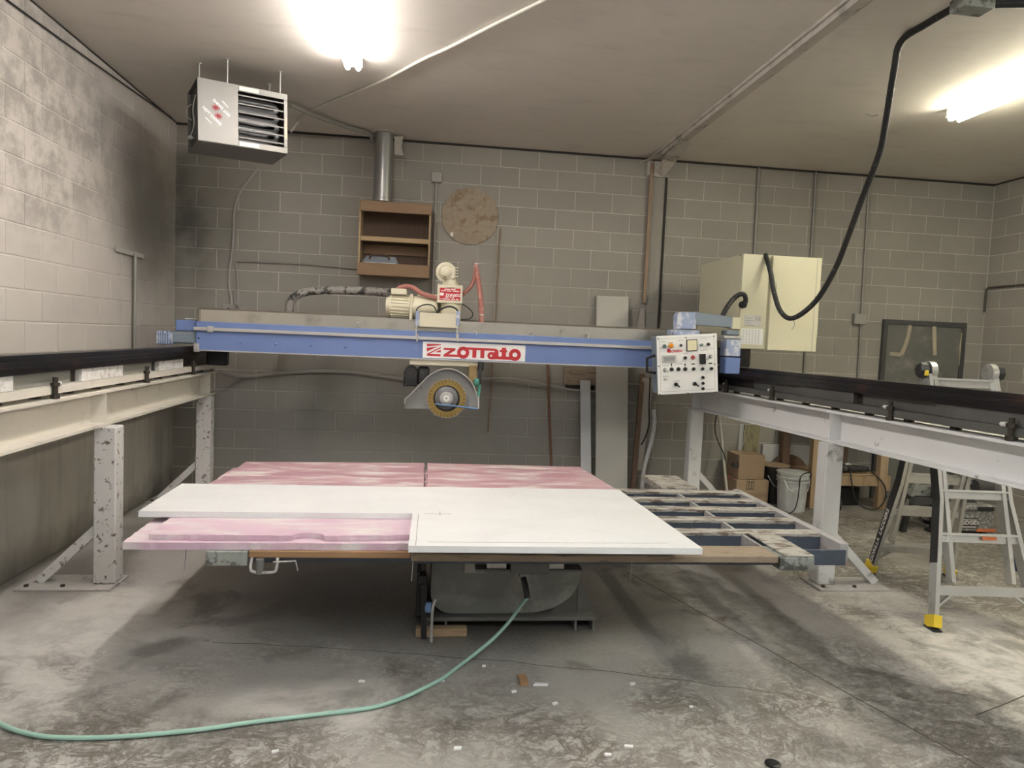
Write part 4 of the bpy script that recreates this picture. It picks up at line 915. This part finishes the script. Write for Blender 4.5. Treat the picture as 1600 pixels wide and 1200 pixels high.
MB().tube([(1.95, -.25, sz0_+.16), (1.97, -.27, sz0_+.20), (2.12, -.27, sz0_+.20), (2.14, -.25, sz0_+.16)], .009, 8, 2).build('handle', 'shelf_dark', cs)
MB().box(1.90, 2.21, -.2465, -.245, sz0_+.12, sz0_+.128).build('seam', 'alu', cs)
M('osb', (.34, .28, .21), .85, 0, .25, 22, dirt=(.24, .17, .105), dlo=.48, dhi=.62, dscale=9, bump=.2, bscale=40)
dc = RY(735, 337, -.05)
ds = thing('plywood_disc', 'round weathered plywood disc hung flat on the block wall', 'disc', (dc.x, -.03, dc.z-.3))
MB().lathe((dc.x, -.003, dc.z), (0, -1, 0), [(0, .298), (.014, .298), (.016, .296)], 48).build('disc', 'osb', ds)
q = RY(706, 366, -.02); MB().box(q.x-.015, q.x+.015, -.0205, -.019, q.z-.02, q.z+.02).build('sticker', 'print_white', ds)
q = RY(777, 355, -.02); MB().lathe((q.x, -.019, q.z), (0, -1, 0), [(0, .008), (.01, .006)], 8).build('nail', 'bolt_dark', ds)
# ------------------------------------------------------------------ conduits, boxes and cables on the walls
M('conduit', (.30, .285, .255), .5, .3, .1, 5); M('conduit_dark', (.085, .078, .068), .6, .2, .2, 5); M('cable_grey', (.36, .345, .32), .6, 0, .1, 6); M('cable_pale', (.56, .54, .47), .6, 0, .1, 6)
def wcable(name, pts, r, mat, label, cat='cable', y=-.014, straight=False, n=8):
    P = [RY(q[0], q[1], q[2] if len(q) > 2 else y) for q in pts]
    return tag(MB().tube(P, r, n, 0 if straight else 4).build(name, mat, None, True), label, cat)
jb = thing('junction_box', 'grey junction box with straight conduit above the plywood disc', 'junction box', (2.55, -.03, 3.2))
a, b = RY(674.5, 268, -.06), RY(690, 284.5, -.06); MB().bbox(a.x, b.x, -.06, -.001, b.z, a.z, .004).build('box', 'cable_grey', jb)
cxj = (a.x+b.x)/2; MB().cyl((cxj+.0, -.02, b.z), (cxj+.0, -.02, 1.75), .012, 10).build('conduit', 'cable_grey', jb, True)
wcable('power_cable', [(404, 262), (385, 286), (372, 307), (366, 330), (365, 360), (363, 390), (359, 420), (358, 445), (361, 465), (362, 476)], .013, 'cable_grey', 'grey cable curving down the wall below the heater')
jb2 = thing('junction_box', 'small grey junction box on the wall just above the left bridge end', 'junction box', (.55, -.03, 1.8))
a, b = RY(347, 475, -.05), RY(366, 488, -.05); MB().bbox(a.x, b.x, -.05, -.001, b.z-.03, a.z, .004).build('box', 'cable_grey', jb2); q = RY(357, 483, -.05); MB().cyl((q.x, -.052, q.z), (q.x, -.049, q.z), .014, 10).build('knockout', 'print_black', jb2)
MB().tube([RY(368, 476, -.02), RY(367, 458, -.02), RY(369, 452, -.02), RY(371, 458, -.02), RY(371, 478, -.02)], .01, 8).build('cable_loop', 'cable_grey', jb2, True)
wcable('conduit_run', [(374, 485), (369, 409), (400, 409), (480, 413), (560, 420)], .010, 'conduit', 'thin elbowed conduit running to the wooden shelf box', 'conduit', straight=True)
wcable('sagging_cable', [(330, 578, -.4), (355, 584, -.2), (390, 588), (430, 584), (470, 581), (510, 580), (560, 583), (640, 594)], .018, 'cable_grey', 'thick grey cable sagging along the wall under the bridge')
wcable('sagging_cable', [(752, 592), (800, 592), (850, 601), (900, 610), (950, 612)], .013, 'cable_grey', 'grey cable sagging from the saw towards the leaning slabs', y=-.065)
cr_ = wcable('red_cord', [(781, 356), (779, 385), (777, 430), (774, 500), (770, 570), (768, 610), (765, 640), (763, 675)], .008, 'batten', 'brownish cord hanging from a nail on the plywood disc', y=-.028)
for a_, b_, lab in ((1186, 262, 'left'), (1275, 270, 'right')):
    q0 = RY(a_, b_, -.02); q1 = RY(a_-13, 590, -.02) if a_ < 1200 else RY(1257, 590, -.02)
    tag(MB().cyl((q0.x, -.02, ZC-.02), (q0.x+.03, -.02, .9), .015, 10).build('conduit_run', 'conduit', None, True), 'wall conduit dropping behind the '+('fixed panel side' if lab == 'left' else 'door side')+' of the cream cabinet', 'conduit')
q0 = RY(1359, 275, -.02)
c3 = thing('wall_conduit', 'long conduit with switch box dropping beside the steel plate door', 'conduit', (q0.x, -.03, 1.0))
MB().cyl((q0.x, -.02, ZC-.02), (q0.x+.045, -.02, .9), .014, 10).build('pipe', 'conduit', c3, True)
a, b = RY(1336, 490, -.06), RY(1353, 507, -.06); MB().bbox(a.x, b.x, -.06, -.001, b.z, a.z, .004).build('switch_box', 'cable_grey', c3)
tag(MB().tube([(XR-.02, -3.2, 2.475), (XR-.02, -.06, 2.475), (XR-.03, -.035, 2.46), (XR-.03, -.035, 2.2)], .012, 8, 0).build('conduit_run', 'conduit_dark', None, True), 'dark conduit turning the corner of the far block walls', 'conduit')
# T bracket and pipe on the pale wall
lb = thing('wall_bracket', 'T shaped pipe bracket on the pale block wall', 'bracket', (.03, -1.03, 1.0))
a, b = RX(183, 388, .02), RX(225, 400, .02); MB().bbox(.001, .02, a.y, b.y, 2.225, 2.265, .003).build('flat_bar', 'cable_grey', lb)
MB().cyl((.03, -1.03, 2.25), (.03, -1.03, .95), .014, 10).build('pipe', 'conduit', lb, True)
# cables on the ceiling
tag(MB().tube([RZ(*q, ZC-.014) for q in ((900, -25), (850, 0), (763, 43), (700, 75), (660, 93), (610, 120), (570, 138), (505, 165), (480, 178))]+[RY(466, 190, -.55), RY(455, 205, -.7)], .011, 8, 4).build('ceiling_cable', 'cable_pale', None, True), 'pale cable stapled across the ceiling past the strip light', 'cable')
tag(MB().tube([RZ(452, 163, ZC-.05), RZ(500, 183, ZC-.04), RZ(545, 199, ZC-.03), RZ(575, 208, ZC-.03), RY(583, 220, -.16)], .022, 8, 4).build('gas_pipe', 'conduit', None, True), 'brown gas pipe from the heater to the vent pipe along the ceiling', 'pipe')
tag(MB().tube([RX(11, 0, .012), RX(90, 58, .012), RX(180, 122, .012), RX(268, 184, .012)], .006, 6, 3).build('wall_wire', 'print_black', None, True), 'thin black wire running along the top of the pale block wall', 'cable')
hk = thing('hanging_cable', 'thick black cable drooping from the ceiling box to the cream cabinet', 'cable', (5.5, -2.5, 2.0))
cpt = [(1408, 65, -3.28), (1397, 110, -3.1), (1384, 190, -2.85), (1374, 240, -2.7), (1347, 310, -2.45), (1325, 370, -2.25), (1305, 420, -2.05), (1275, 470, -1.88), (1240, 497, -1.72), (1220, 487, -1.6), (1209, 455, -1.57), (1204, 425, -1.55), (1196, 398, -1.44)]
MB().tube([RZ(1640, 4, ZC-.03), RZ(1545, 6, ZC-.03)], .025, 10, 0).build('cable', 'black_rubber', hk, True)
MB().tube([RZ(1495, 10, ZC-.03), RZ(1450, 36, ZC-.03), RZ(1408, 65, ZC-.03)]+[RY(*q) for q in cpt[1:]], .022, 10, 5).build('cable', 'black_rubber', hk, True)
a = RZ(1518, 6, ZC-.03); MB().bbox(a.x-.09, a.x+.10, a.y-.06, a.y+.06, ZC-.07, ZC-.001, .006).build('ceiling_box', 'galv', hk)
for q in ((1372, 180, -2.85), (1240, 497, -1.72), (1212, 440, -1.57)):
    p = RY(*q); MB().tube([p, p+Vector((-.05, 0, -.01)), p+Vector((-.09, 0, .0))] if q[0] > 1300 else [p, p+Vector((.01, -.01, -.06)), p+Vector((-.02, -.02, -.1))], .003, 5, 1).build('zip_tie', 'print_grey', hk)
# ------------------------------------------------------------------ slabs and timber leaning on the back wall
M('stone_grey', (.46, .445, .40), .4, 0, .08, 3); M('stone_cool', (.52, .525, .52), .4, 0, .05, 3)
def lean(name, pxs, ybot, ytop, thick, mat, label, cat):
    # quad from four photo corners (tl, tr, br, bl): top touches the wall plane ytop, foot at ybot
    tl, tr, br_, bl = [RY(q[0], q[1], ytop if i < 2 else ybot) for i, q in enumerate(pxs)]
    n = Vector((0, thick, 0)); mb = MB(); mb.add([tl, tr, br_, bl, tl+n, tr+n, br_+n, bl+n], [(0, 1, 2, 3), (7, 6, 5, 4), (0, 4, 5, 1), (1, 5, 6, 2), (2, 6, 7, 3), (3, 7, 4, 0)])
    return tag(mb.build(name, mat), label, cat)
def foot(px, y): # pixel row where the floor lies below px at depth y
    lo, hi = 500.0, 1100.0
    for _ in range(40):
        m_ = (lo+hi)/2
        if RY(px, m_, y).z > 0: lo = m_
        else: hi = m_
    return lo
lean('stone_slab', ((932.5, 462), (982, 463.5), (980, foot(980, -.42)), (931, foot(931, -.42))), -.42, -.04, .03, 'stone_grey', 'tall pale stone slab leaning upright against the back wall', 'stone slab')
lean('stone_strip', ((907, 594), (922.5, 595), (924, foot(924, -.4)), (908, foot(908, -.4))), -.40, -.09, .03, 'stone_cool', 'narrow cool grey stone strip leaning beside the tall slab', 'stone slab')
M('plank_dark', (.17, .11, .07), .8, 0, .35, 8, stretch=(6, 6, .8)); M('cloth_grey', (.40, .37, .325), .9, 0, .2, 8)
lean('timber_plank', ((1001, 584), (1008, 584), (992, foot(992, -.3)), (984, foot(984, -.3))), -.30, -.05, .03, 'plank_dark', 'dark brown timber plank leaning in the gap beside the tall slab', 'plank')
lean('plastic_sheet', ((1004, 590), (1022, 592), (1003, 735), (994, 735)), -.20, -.06, .008, 'cloth_grey', 'ragged grey sheet hanging beside the dark timber plank', 'sheet')
lean('rag', ((1001, 482), (1007, 482), (1007, 512), (996, 512)), -.05, -.03, .012, 'cloth_grey', 'small grey rag hanging on the wall beside the pilaster', 'rag')
a, b = RY(882, 573, -.05), RY(931, 603, -.05)
wb_ = thing('wood_block', 'stained wooden mounting board fixed to the wall above the stone strip', 'board', (4.2, -.03, b.z))
MB().bbox(a.x, b.x, -.045, -.001, b.z, a.z, .004).build('board', 'old_wood', wb_)
MB().box(a.x+.03, b.x-.01, -.03, -.001, b.z-.055, b.z).build('shadow_strip', 'dark_gap', wb_)  # dark strip standing in for the shade below the board
M('rust_rod', (.20, .10, .06), .6, .3, .2, 8)
rr = thing('rebar_rod', 'thin rusty rod leaning upright against the wall behind the pink foam', 'rod', (4.0, -.2, 0))
p0_ = RY(855.5, 568, -.03); p1_ = RY(863, foot(863, -.3), -.30)
MB().cyl(p0_, p1_+Vector((0, 0, .02)), .014, 8).build('rod', 'rust_rod', rr, True); MB().cyl(p1_+Vector((0, 0, .0)), p1_+Vector((0, 0, .04)), .018, 8).build('rod_tip', 'alu', rr, True)
tag(MB().tube([RY(1021, 640, -.25), RY(1023, 660, -.26), RY(1018, 690, -.28), RY(1008, 725, -.3), RY(1004, 755, -.32), RY(1003, 775, -.33), RZ(1003, 785, .02)], .022, 10, 4).build('drain_hose', 'stone_cool', None, True), 'pale grey drain hose hanging under the control panel', 'hose')
tag(MB().tube([RY(1016, 590, -.5), RY(1014, 640, -.4), RY(1014, 665, -.3), RY(1005, 690, -.2), RY(997, 698, -.1)], .007, 8, 4).build('control_cable', 'black_rubber', None, True), 'thin black cable hanging behind the control panel', 'cable')
tag(MB().cyl(RY(1124, 650, -.08), Vector((RY(1139, 770, -.5).x, -.5, .01)), .014, 8).build('pvc_pipe', 'cable_pale', None, True), 'thin cream pipe leaning between runway post and cardboard box', 'pipe')
tag(MB().tube([RY(1121, 640, -.2), RY(1117, 668, -.2), RY(1122, 690, -.25), RY(1132, 712, -.3), RY(1134, 740, -.3)], .007, 6, 4).build('extension_cord', 'black_rubber', None, True), 'thin dark cord hanging beside the cream pipe', 'cord')
# ------------------------------------------------------------------ clutter at the foot of the back wall
M('cardboard', (.33, .235, .155), .85, 0, .1, 6); M('cardboard_lt', (.40, .29, .19), .85, 0, .1, 6)
def prn(px, py, y): return RY(px, py, y)
def cardbox(name, x0, x1, y0, y1, z0, z1, mat, label):
    t = thing(name, label, 'box', ((x0+x1)/2, (y0+y1)/2, z0)); MB().bbox(x0, x1, y0, y1, z0, z1, .005).build('carton', mat, t); return t
bx = cardbox('cardboard_box', 5.86, 6.22, -.45, -.09, 0, .265, 'cardboard_lt', 'lower cardboard box printed with upright arrows, under the other box')
MB().bar((5.98, -.4512, .10), (6.20, -.4512, .11), .002, .05, (0, 0, 1)).build('tape', 'cardboard', bx)
sy = MB(); q = RY(1172.5, 757, -.452); qx, qz = q.x, q.z
for x0_, x1_, z0_, z1_ in ((-.042, .042, .05, .055), (-.042, .042, -.055, -.05), (-.042, -.037, -.05, .05), (.037, .042, -.05, .05), (-.02, -.012, -.035, .03), (.012, .02, -.035, .03), (-.026, .026, -.045, -.04), (-.025, -.007, .022, .034), (.007, .025, .022, .034)): sy.box(qx+x0_, qx+x1_, -.4515, -.4505, qz+z0_, qz+z1_)
sy.build('arrow_print', 'print_black', bx)
b2 = cardbox('cardboard_box', 5.88, 6.17, -.43, -.12, .266, .53, 'cardboard', 'upper cardboard box marked 40 in marker pen')
q = RY(1148, 727, -.432); t_ = MB(); text(t_, '40', .10, front(q.x, -.4315, q.z)); t_.build('marker_writing', 'print_black', b2)
q = RY(1145, 745, -.432); t_ = MB(); t_.bar((q.x-.05, -.4312, q.z-.03), (q.x-.03, -.4312, q.z+.03), .001, .008, (1, 0, 0)); t_.bar((q.x, -.4312, q.z-.02), (q.x+.02, -.4312, q.z-.02), .001, .008, (0, 0, 1)); t_.build('red_mark', 'faded_red', b2)
M('mossy_board', (.26, .235, .14), .85, 0, .3, 6, dirt=(.14, .10, .06), dlo=.48, dhi=.65, dscale=5, stretch=(5, 5, 1))
lean('stained_board', ((1164, 664), (1188, 664), (1178, foot(1178, -.09)), (1158, foot(1158, -.09))), -.085, -.03, .025, 'mossy_board', 'yellowish stained board leaning behind the cardboard boxes', 'board')
lean('glass_sheet', ((1156, 662), (1186, 665), (1180, foot(1180, -.03)), (1148, foot(1148, -.03))), -.03, -.008, .006, 'stone_cool', 'thin grey sheet leaning behind the yellowish stained board', 'sheet')
tag(MB().tube([RY(1163, 672, -.12), RY(1162, 690, -.13), RY(1158, 705, -.14), RY(1155, 715, -.15)], .005, 6, 3).build('pale_rope', 'cable_pale', None, True), 'thin pale cord hanging over the stained board', 'cord')
# white panel and dark round-topped panel under the bench
a, b = RY(1193, 694, -.06), RY(1268, 740, -.06)
tag(MB().box(a.x, b.x+.1, -.05, -.03, 0, a.z).build('drywall_sheet', 'stone_cool'), 'white panel standing under the workbench against the wall', 'panel')
c_ = RY(1232, 745, -.12); ra = .25
tag(MB().prism([(c_.x+ra*math.cos(k*math.pi/16), .0+max(0, c_.z)-.0+ra*math.sin(k*math.pi/16)) for k in range(17)]+[(c_.x-ra, 0), (c_.x+ra, 0)], -.095, -.075).build('round_board', 'plank_dark'), 'brown round topped board standing before the white panel', 'board')
M('pail', (.46, .475, .47), .5, 0, .1, 6, dirt=(.66, .65, .62), dlo=.56, dhi=.7, dscale=8); M('pail_black', (.02, .02, .02), .4)
pb = thing('plastic_bucket', 'grey plastic bucket with lid and a thin cord hanging over it', 'bucket', (6.39, -.6, 0))
MB().lathe((6.39, -.62, 0), (0, 0, 1), [(0, .135), (.30, .152), (.302, .163), (.315, .163), (.317, .154), (.335, .155), (.337, .166), (.35, .166), (.352, .157), (.385, .158)], 28).build('body', 'pail', pb, True)
MB().lathe((6.39, -.62, .385), (0, 0, 1), [(0, .165), (.015, .165), (.018, .15), (.02, .14)], 28).build('lid', 'pail', pb, True)
MB().tube([(6.25, -.70, .33), (6.28, -.76, .24), (6.38, -.79, .19), (6.48, -.76, .23), (6.53, -.70, .33)], .004, 6, 4).build('handle', 'alu', pb)
tag(MB().tube([(6.55, -.66, .30), (6.53, -.72, .40), (6.45, -.76, .412), (6.38, -.79, .38), (6.36, -.81, .28), (6.34, -.83, .15), (6.30, -.85, .05), (6.22, -.86, .008), (6.1, -.84, .007)], .006, 6, 4).build('extension_cord', 'black_rubber', None, True), 'black cord draped over the grey bucket lid', 'cord')
bb = thing('plastic_bucket', 'black plastic bucket with lid between cardboard boxes and grey bucket', 'bucket', (6.32, -.28, 0))
MB().lathe((6.37, -.27, 0), (0, 0, 1), [(0, .13), (.36, .145), (.362, .158), (.40, .158)], 24).build('body', 'pail_black', bb, True)
MB().lathe((6.37, -.27, .40), (0, 0, 1), [(0, .155), (.012, .155), (.016, .14)], 24).build('lid', 'cardboard', bb, True)
MB().tube([(6.25, -.36, .3), (6.30, -.43, .2), (6.40, -.435, .2)], .004, 6, 3).build('handle', 'alu', bb)
# ------------------------------------------------------------------ timber workbench
M('stud', (.42, .305, .185), .75, 0, .2, 6, dirt=(.22, .155, .10), dlo=.55, dhi=.75, dscale=4, stretch=(5, 5, .8)); M('stud_dark', (.20, .13, .085), .8, 0, .25, 6, stretch=(5, 5, .8))
wbn = thing('workbench', 'rough timber workbench standing against the back wall', 'workbench', (7.0, -.35, 0))
for x, y, m_ in ((6.66, -.55, 'stud'), (7.43, -.55, 'stud'), (6.56, -.10, 'stud_dark'), (7.25, -.10, 'stud_dark')):
    MB().bbox(x-.045, x+.045, y-.04, y+.04, 0, .93, .004).build('leg', m_, wbn)
MB().bbox(6.705, 7.385, -.575, -.535, .25, .355, .004).build('shelf_rail', 'stud', wbn)
MB().bbox(6.62, 7.47, -.53, -.06, .355, .373, .003).build('lower_shelf', 'stud', wbn)
MB().bbox(6.5, 7.55, -.64, -.03, .93, .965, .004).build('bench_top', 'stud_dark', wbn)
MB().bbox(7.475, 7.53, -.57, -.53, .20, .36, .004).build('cleat', 'stud', wbn)
MB().bbox(6.62, 7.47, -.535, -.50, .84, .93, .004).build('apron', 'stud_dark', wbn)
gz = .3735
M('grinder_body', (.03, .03, .032), .45, 0, .4, 10, dirt=(.16, .155, .15), dlo=.55, dhi=.7, dscale=20); M('yellow', (.72, .52, .03), .45, 0, .1, 10)
gr_ = thing('angle_grinder', 'dusty black angle grinder with yellow cap on the workbench shelf', 'power tool', (7.1, -.45, gz))
MB().lathe((6.90, -.47, gz+.05), (1, -.1, .0), [(0, .03), (.02, .042), (.14, .048), (.2, .04), (.32, .036), (.40, .026)], 16).build('body', 'grinder_body', gr_, True)
MB().lathe((6.80, -.46, gz+.055), (1, 0, 0), [(0, .035), (.02, .05), (.09, .05), (.11, .035)], 16).build('gear_head', 'grinder_body', gr_, True)
MB().lathe((6.80, -.50, gz+.02), (0, -1, 0), [(0, .035), (.05, .035), (.055, .025)], 14).build('yellow_cap', 'yellow', gr_, True)
MB().tube([(7.0, -.47, gz+.06), (7.07, -.50, gz+.1), (7.13, -.48, gz+.07)], .012, 8).build('guard_wire', 'alu', gr_)
MB().tube([(7.295, -.50, gz+.05), (7.36, -.60, .35), (7.42, -.64, .25), (7.41, -.66, .12), (7.32, -.67, .03), (7.18, -.66, .04), (7.08, -.65, .14), (7.05, -.63, .28), (7.05, -.59, .38), (7.06, -.53, .43)], .008, 8, 5).build('power_cord', 'black_rubber', gr_, True)
t2 = thing('drill', 'small dusty drill lying behind the grinder on the workbench shelf', 'power tool', (7.3, -.25, gz))
MB().lathe((7.15, -.28, gz+.05), (1, .1, 0), [(0, .02), (.05, .035), (.18, .035), (.2, .02), (.24, .012)], 14).build('body', 'galv', t2, True); MB().bar((7.2, -.28, gz+.0), (7.19, -.28, gz+.05), .04, .05, (1, 0, 0)).build('grip', 'grinder_body', t2)
tag(MB().bar((6.95, -.2, .376), (7.37, -.12, .80), .012, .02, (0, 1, 0)).build('wood_strip', 'stone_cool'), 'thin pale strip leaning diagonally under the workbench', 'strip')
bxk = MB(); bxk.bbox(6.80, 7.30, -.40, -.15, 0, .20, .01); tag(bxk.build('storage_crate', 'pail_black'), 'black storage crate on the floor under the workbench', 'crate')
wh = thing('caster_wheel', 'small black wheel standing on the floor beside the runway post', 'wheel', (6.5, -1.0, 0))
q = RZ(1310, 797, 0); MB().lathe((q.x-.02, q.y, .058), (1, -.4, 0), [(0, .045), (.004, .058), (.036, .058), (.04, .045)], 22).build('tyre', 'black_rubber', wh, True); MB().lathe((q.x-.024, q.y+.002, .058), (1, -.4, 0), [(0, .022), (.048, .022)], 14).build('hub', 'galv', wh, True)
# ------------------------------------------------------------------ multi-position ladder
M('ladder_alu', (.64, .635, .61), .28, .8, .08, 7, dirt=(.42, .41, .38), dlo=.58, dhi=.75, dscale=8); M('ladder_black', (.025, .025, .026), .45, 0, .2, 8)
ld = thing('step_ladder', 'aluminium multi position ladder in A shape with yellow feet', 'ladder', (6.12, -3.14, 0))
HC = Vector((6.115, -3.15, 1.56)); rdv = Vector((.985, -.10, 0)).normalized()
def frame(FL, FR, tag_):
    nearf = tag_ == 'near'
    FL = Vector(FL); FR = Vector(FR); FM = (FL+FR)/2; r_ = (FR-FL).normalized(); hwf = (FR-FL).length/2
    dn = (FM-HC).normalized(); nrm = r_.cross(dn).normalized(); Ls = (FM-HC).length
    def pt(s, t, off=0): # t: 0 hinge .. 1 foot, outer rail centre line
        wh_ = .225 if t < .52 else .225+(hwf-.225)*((t-.52)/.48)
        return HC+dn*(t*Ls)+r_*(s*(wh_+off))
    for s in (-1, 1):
        for t0, t1 in ((.02, .52), (.52, .965)):
            MB().bar(pt(s, t0), pt(s, t1), .026, .072, nrm).build('outer_rail', 'ladder_alu', ld)
        # inner section rails
        MB().bar(HC+dn*.05+r_*(s*.19), HC+dn*(Ls*.83)+r_*(s*.19), .026, .06, nrm).build('inner_rail', 'ladder_alu', ld)
        f0, f1 = pt(s, .95), pt(s, 1.0); f1.z = 0
        ft = MB().bar(f0, f1+Vector((0, 0, .012)), .05, .095, nrm).build('foot', 'yellow', ld)
        MB().bar(f1+Vector((0, 0, .012))+(f0-f1)*.0, f1+Vector((0, 0, .0005)), .052, .1, nrm).build('foot_pad', 'black_rubber', ft)
        # diagonal brace at the bottom
        MB().bar(pt(s, .93), HC+dn*(Ls*.865)+r_*(s*(hwf-.15)), .012, .028, nrm).build('brace', 'ladder_alu', ld)
    ts = ((.052,) if nearf else ())+(.20, .335, .50, .665, .86)
    for t in ts:
        hw_ = .225 if t < .52 else .225+(hwf-.225)*((t-.52)/.48)
        c_ = HC+dn*(t*Ls)
        MB().bar(c_-r_*hw_, c_+r_*hw_, .058, .036, nrm).bar(c_-r_*hw_+Vector((0, 0, .02)), c_+r_*hw_+Vector((0, 0, .02)), .014, .06, nrm).build('rung', 'ladder_alu', ld)
    # black sleeve on the outer faces
    o_ = r_*-.0145
    for t0, t1 in ((.30, .52), (.52, .76 if nearf else .94)):
        MB().bar(pt(-1, t0)+o_, pt(-1, t1)+o_, .004, .074, nrm).build('side_sticker', 'ladder_black', ld)
    return pt, r_, dn, nrm, Ls
ptn = frame((5.67, -3.645, 0), (6.33, -3.70, 0), 'near')
ptf = frame((5.955, -2.60, 0), (6.535, -2.70, 0), 'far')
# lettering on the far rail, orange label on a near rung
pt, r_, dn, nrm, Ls = ptf
dd = (pt(-1, .94)-pt(-1, .6)).normalized(); c_ = pt(-1, .80)-r_*.0172
tx = MB(); text(tx, 'GORILLA  LADDERS', .052, FACE(c_, -dd, dd.cross(-r_)), .0004); tx.build('rail_lettering', 'print_white', ld)
pt, r_, dn, nrm, Ls = ptn
M('orange_label', (.62, .17, .06), .5)
c_ = HC+dn*(.665*Ls)+r_*.06; nn = nrm if nrm.y < 0 else -nrm
MB().bar(c_-r_*.045+nn*.032, c_+r_*.045+nn*.032, .022, .003, nn).build('warning_label', 'orange_label', ld)
# hinges with locking knobs
for s in (-1, 1):
    c_ = HC+rdv*(s*.205)
    hg = MB(); hg.lathe(c_-rdv*.02, rdv, [(0, .062), (.04, .062)], 24); hg.bar(c_, c_+Vector((.01, -.06, -.16)), .03, .07, (0, 1, 0)); hg.bar(c_, c_+Vector((.01, .06, -.16)), .03, .07, (0, 1, 0)); hg.build('hinge', 'ladder_alu', ld, True)
    k = MB().lathe(c_+rdv*(s*.02), rdv*s, [(0, .03), (.012, .055), (.05, .052), (.06, .04)], 8).build('hinge_knob', 'ladder_black', ld)
    if s < 0: MB().bbox(c_.x-.075, c_.x-.045, c_.y-.055, c_.y-.045, c_.z-.035, c_.z+.0, .004).build('knob_mark', 'yellow', k)
# ------------------------------------------------------------------ tile saw behind the ladder
M('saw_grime', (.20, .195, .185), .7, .1, .4, 25, dirt=(.44, .43, .41), dlo=.5, dhi=.6, dscale=30)
M('saw_dark', (.05, .049, .048), .6, 0, .4, 12)
Yt = -1.55
ts_ = thing('tile_saw', 'dust covered tile saw on a low stand behind the ladder', 'power tool', (7.35, Yt, 0))
a, b = RY(1494, 797, Yt), RY(1640, 832, Yt)
tx0, tx1, tz0, tz1 = a.x, b.x, b.z, a.z
tx1 = min(tx1, 7.9)
MB().bbox(tx0, tx1, Yt, Yt+.5, tz0, tz1, .012).build('basin', 'saw_grime', ts_)
MB().bbox(tx0-.02, tx1, Yt-.02, Yt+.52, tz1, tz1+.05, .012).build('tray', 'saw_grime', ts_)
MB().bbox(tx0+.2, tx0+.37, Yt-.025, Yt-.018, tz1+.0, tz1+.04, .004).build('slot', 'black_plastic', ts_)
np_ = MB().bbox(tx0+.05, tx0+.23, Yt-.008, Yt, tz0+.03, tz0+.13, .003).build('name_plate', 'saw_dark', ts_)
t_ = MB(); text(t_, 'RIDGID', .052, front(tx0+.14, Yt-.0085, tz0+.085)); t_.box(tx0+.065, tx0+.215, Yt-.0089, Yt-.0083, tz0+.042, tz0+.050); t_.box(tx0+.065, tx0+.215, Yt-.0089, Yt-.0083, tz0+.112, tz0+.117); t_.build('lettering', 'print_white', np_)
MB().bbox(tx0+.22, tx0+.42, Yt-.012, Yt, tz0+.0, tz0+.028, .003).build('red_stripe', 'orange_label', ts_)
MB().prism([(tx0+.0, tz1+.05), (tx0+.30, tz1+.05), (tx0+.26, tz1+.075), (tx0+.12, tz1+.10), (tx0+.03, tz1+.09)], Yt+.1, Yt+.4).build('cover', 'saw_dark', ts_)
MB().tube([(tx0+.02, Yt+.2, tz1+.06), (tx0+.05, Yt+.2, tz1+.2), (tx0+.10, Yt+.2, tz1+.24), (tx0+.3, Yt+.2, tz1+.22)], .02, 8, 3).build('arm', 'galv', ts_)
MB().lathe((tx0+.30, Yt+.15, tz1+.2), (1, 0, 0), [(0, .06), (.02, .07), (.2, .07), (.22, .05)], 18).build('motor', 'saw_dark', ts_, True)
for x in (tx0+.05, tx1-.06):
    for y in (Yt+.06, Yt+.44): MB().bar((x, y, 0), (x, y, tz0), .04, .04, (1, 0, 0)).build('stand_leg', 'ladder_black', ts_)
MB().bar((tx0+.05, Yt+.06, .15), (tx1-.06, Yt+.06, .15), .03, .03).build('stand_rail', 'saw_dark', ts_)
# folding stand with black legs beside it
fs = thing('folding_stand', 'folding tool stand with grey and black legs behind the far ladder side', 'stand', (6.9, -1.5, 0))
def st(px0, py0, px1, py1, y, name, mat, w_=.035): MB().bar(RY(px0, py0, y), RY(px1, py1, y), w_, w_, (0, 1, 0)).build(name, mat, fs)
yk = -1.45
st(1436, 745, 1418, 790, yk, 'strut', 'galv'); zf = RZ(1410, 822, 0).y
st(1424, 775, 1410, foot(1410, yk), yk, 'leg', 'ladder_black', .045); st(1462, 760, 1458, foot(1458, yk), yk, 'leg', 'ladder_black', .05)
a, b = RY(1424, 778, yk), RY(1470, 790, yk); MB().bbox(a.x, b.x, yk, yk+.3, b.z, a.z, .006).build('tray', 'saw_dark', fs)
a = RY(1440, 776, yk); MB().prism([(a.x-.06, a.z), (a.x+.16, a.z+.10), (a.x+.19, a.z+.02), (a.x+.19, a.z-.01)], yk+.05, yk+.2).build('fence_plate', 'galv', fs)
q = RY(1458, foot(1458, yk), yk); MB().bbox(q.x-.05, q.x+.05, yk-.06, yk+.06, 0, .03, .006).build('rubber_foot', 'black_rubber', fs)
# navy container at the edge of the ladder
M('navy', (.035, .055, .12), .4, 0, .15, 8)
q = RZ(1597, 897, 0)
bj = thing('plastic_container', 'navy blue rounded plastic container on the floor beside the ladder', 'container', (q.x+.09, q.y+.1, 0))
MB().lathe((q.x+.09, q.y+.1, 0), (0, 0, 1), [(0, .085), (.015, .105), (.08, .11), (.12, .095), (.14, .06)], 24).build('body', 'navy', bj, True)
MB().lathe((q.x+.09, q.y+.1, .14), (0, 0, 1), [(0, .035), (.02, .035)], 16).build('cap', 'black_plastic', bj, True)
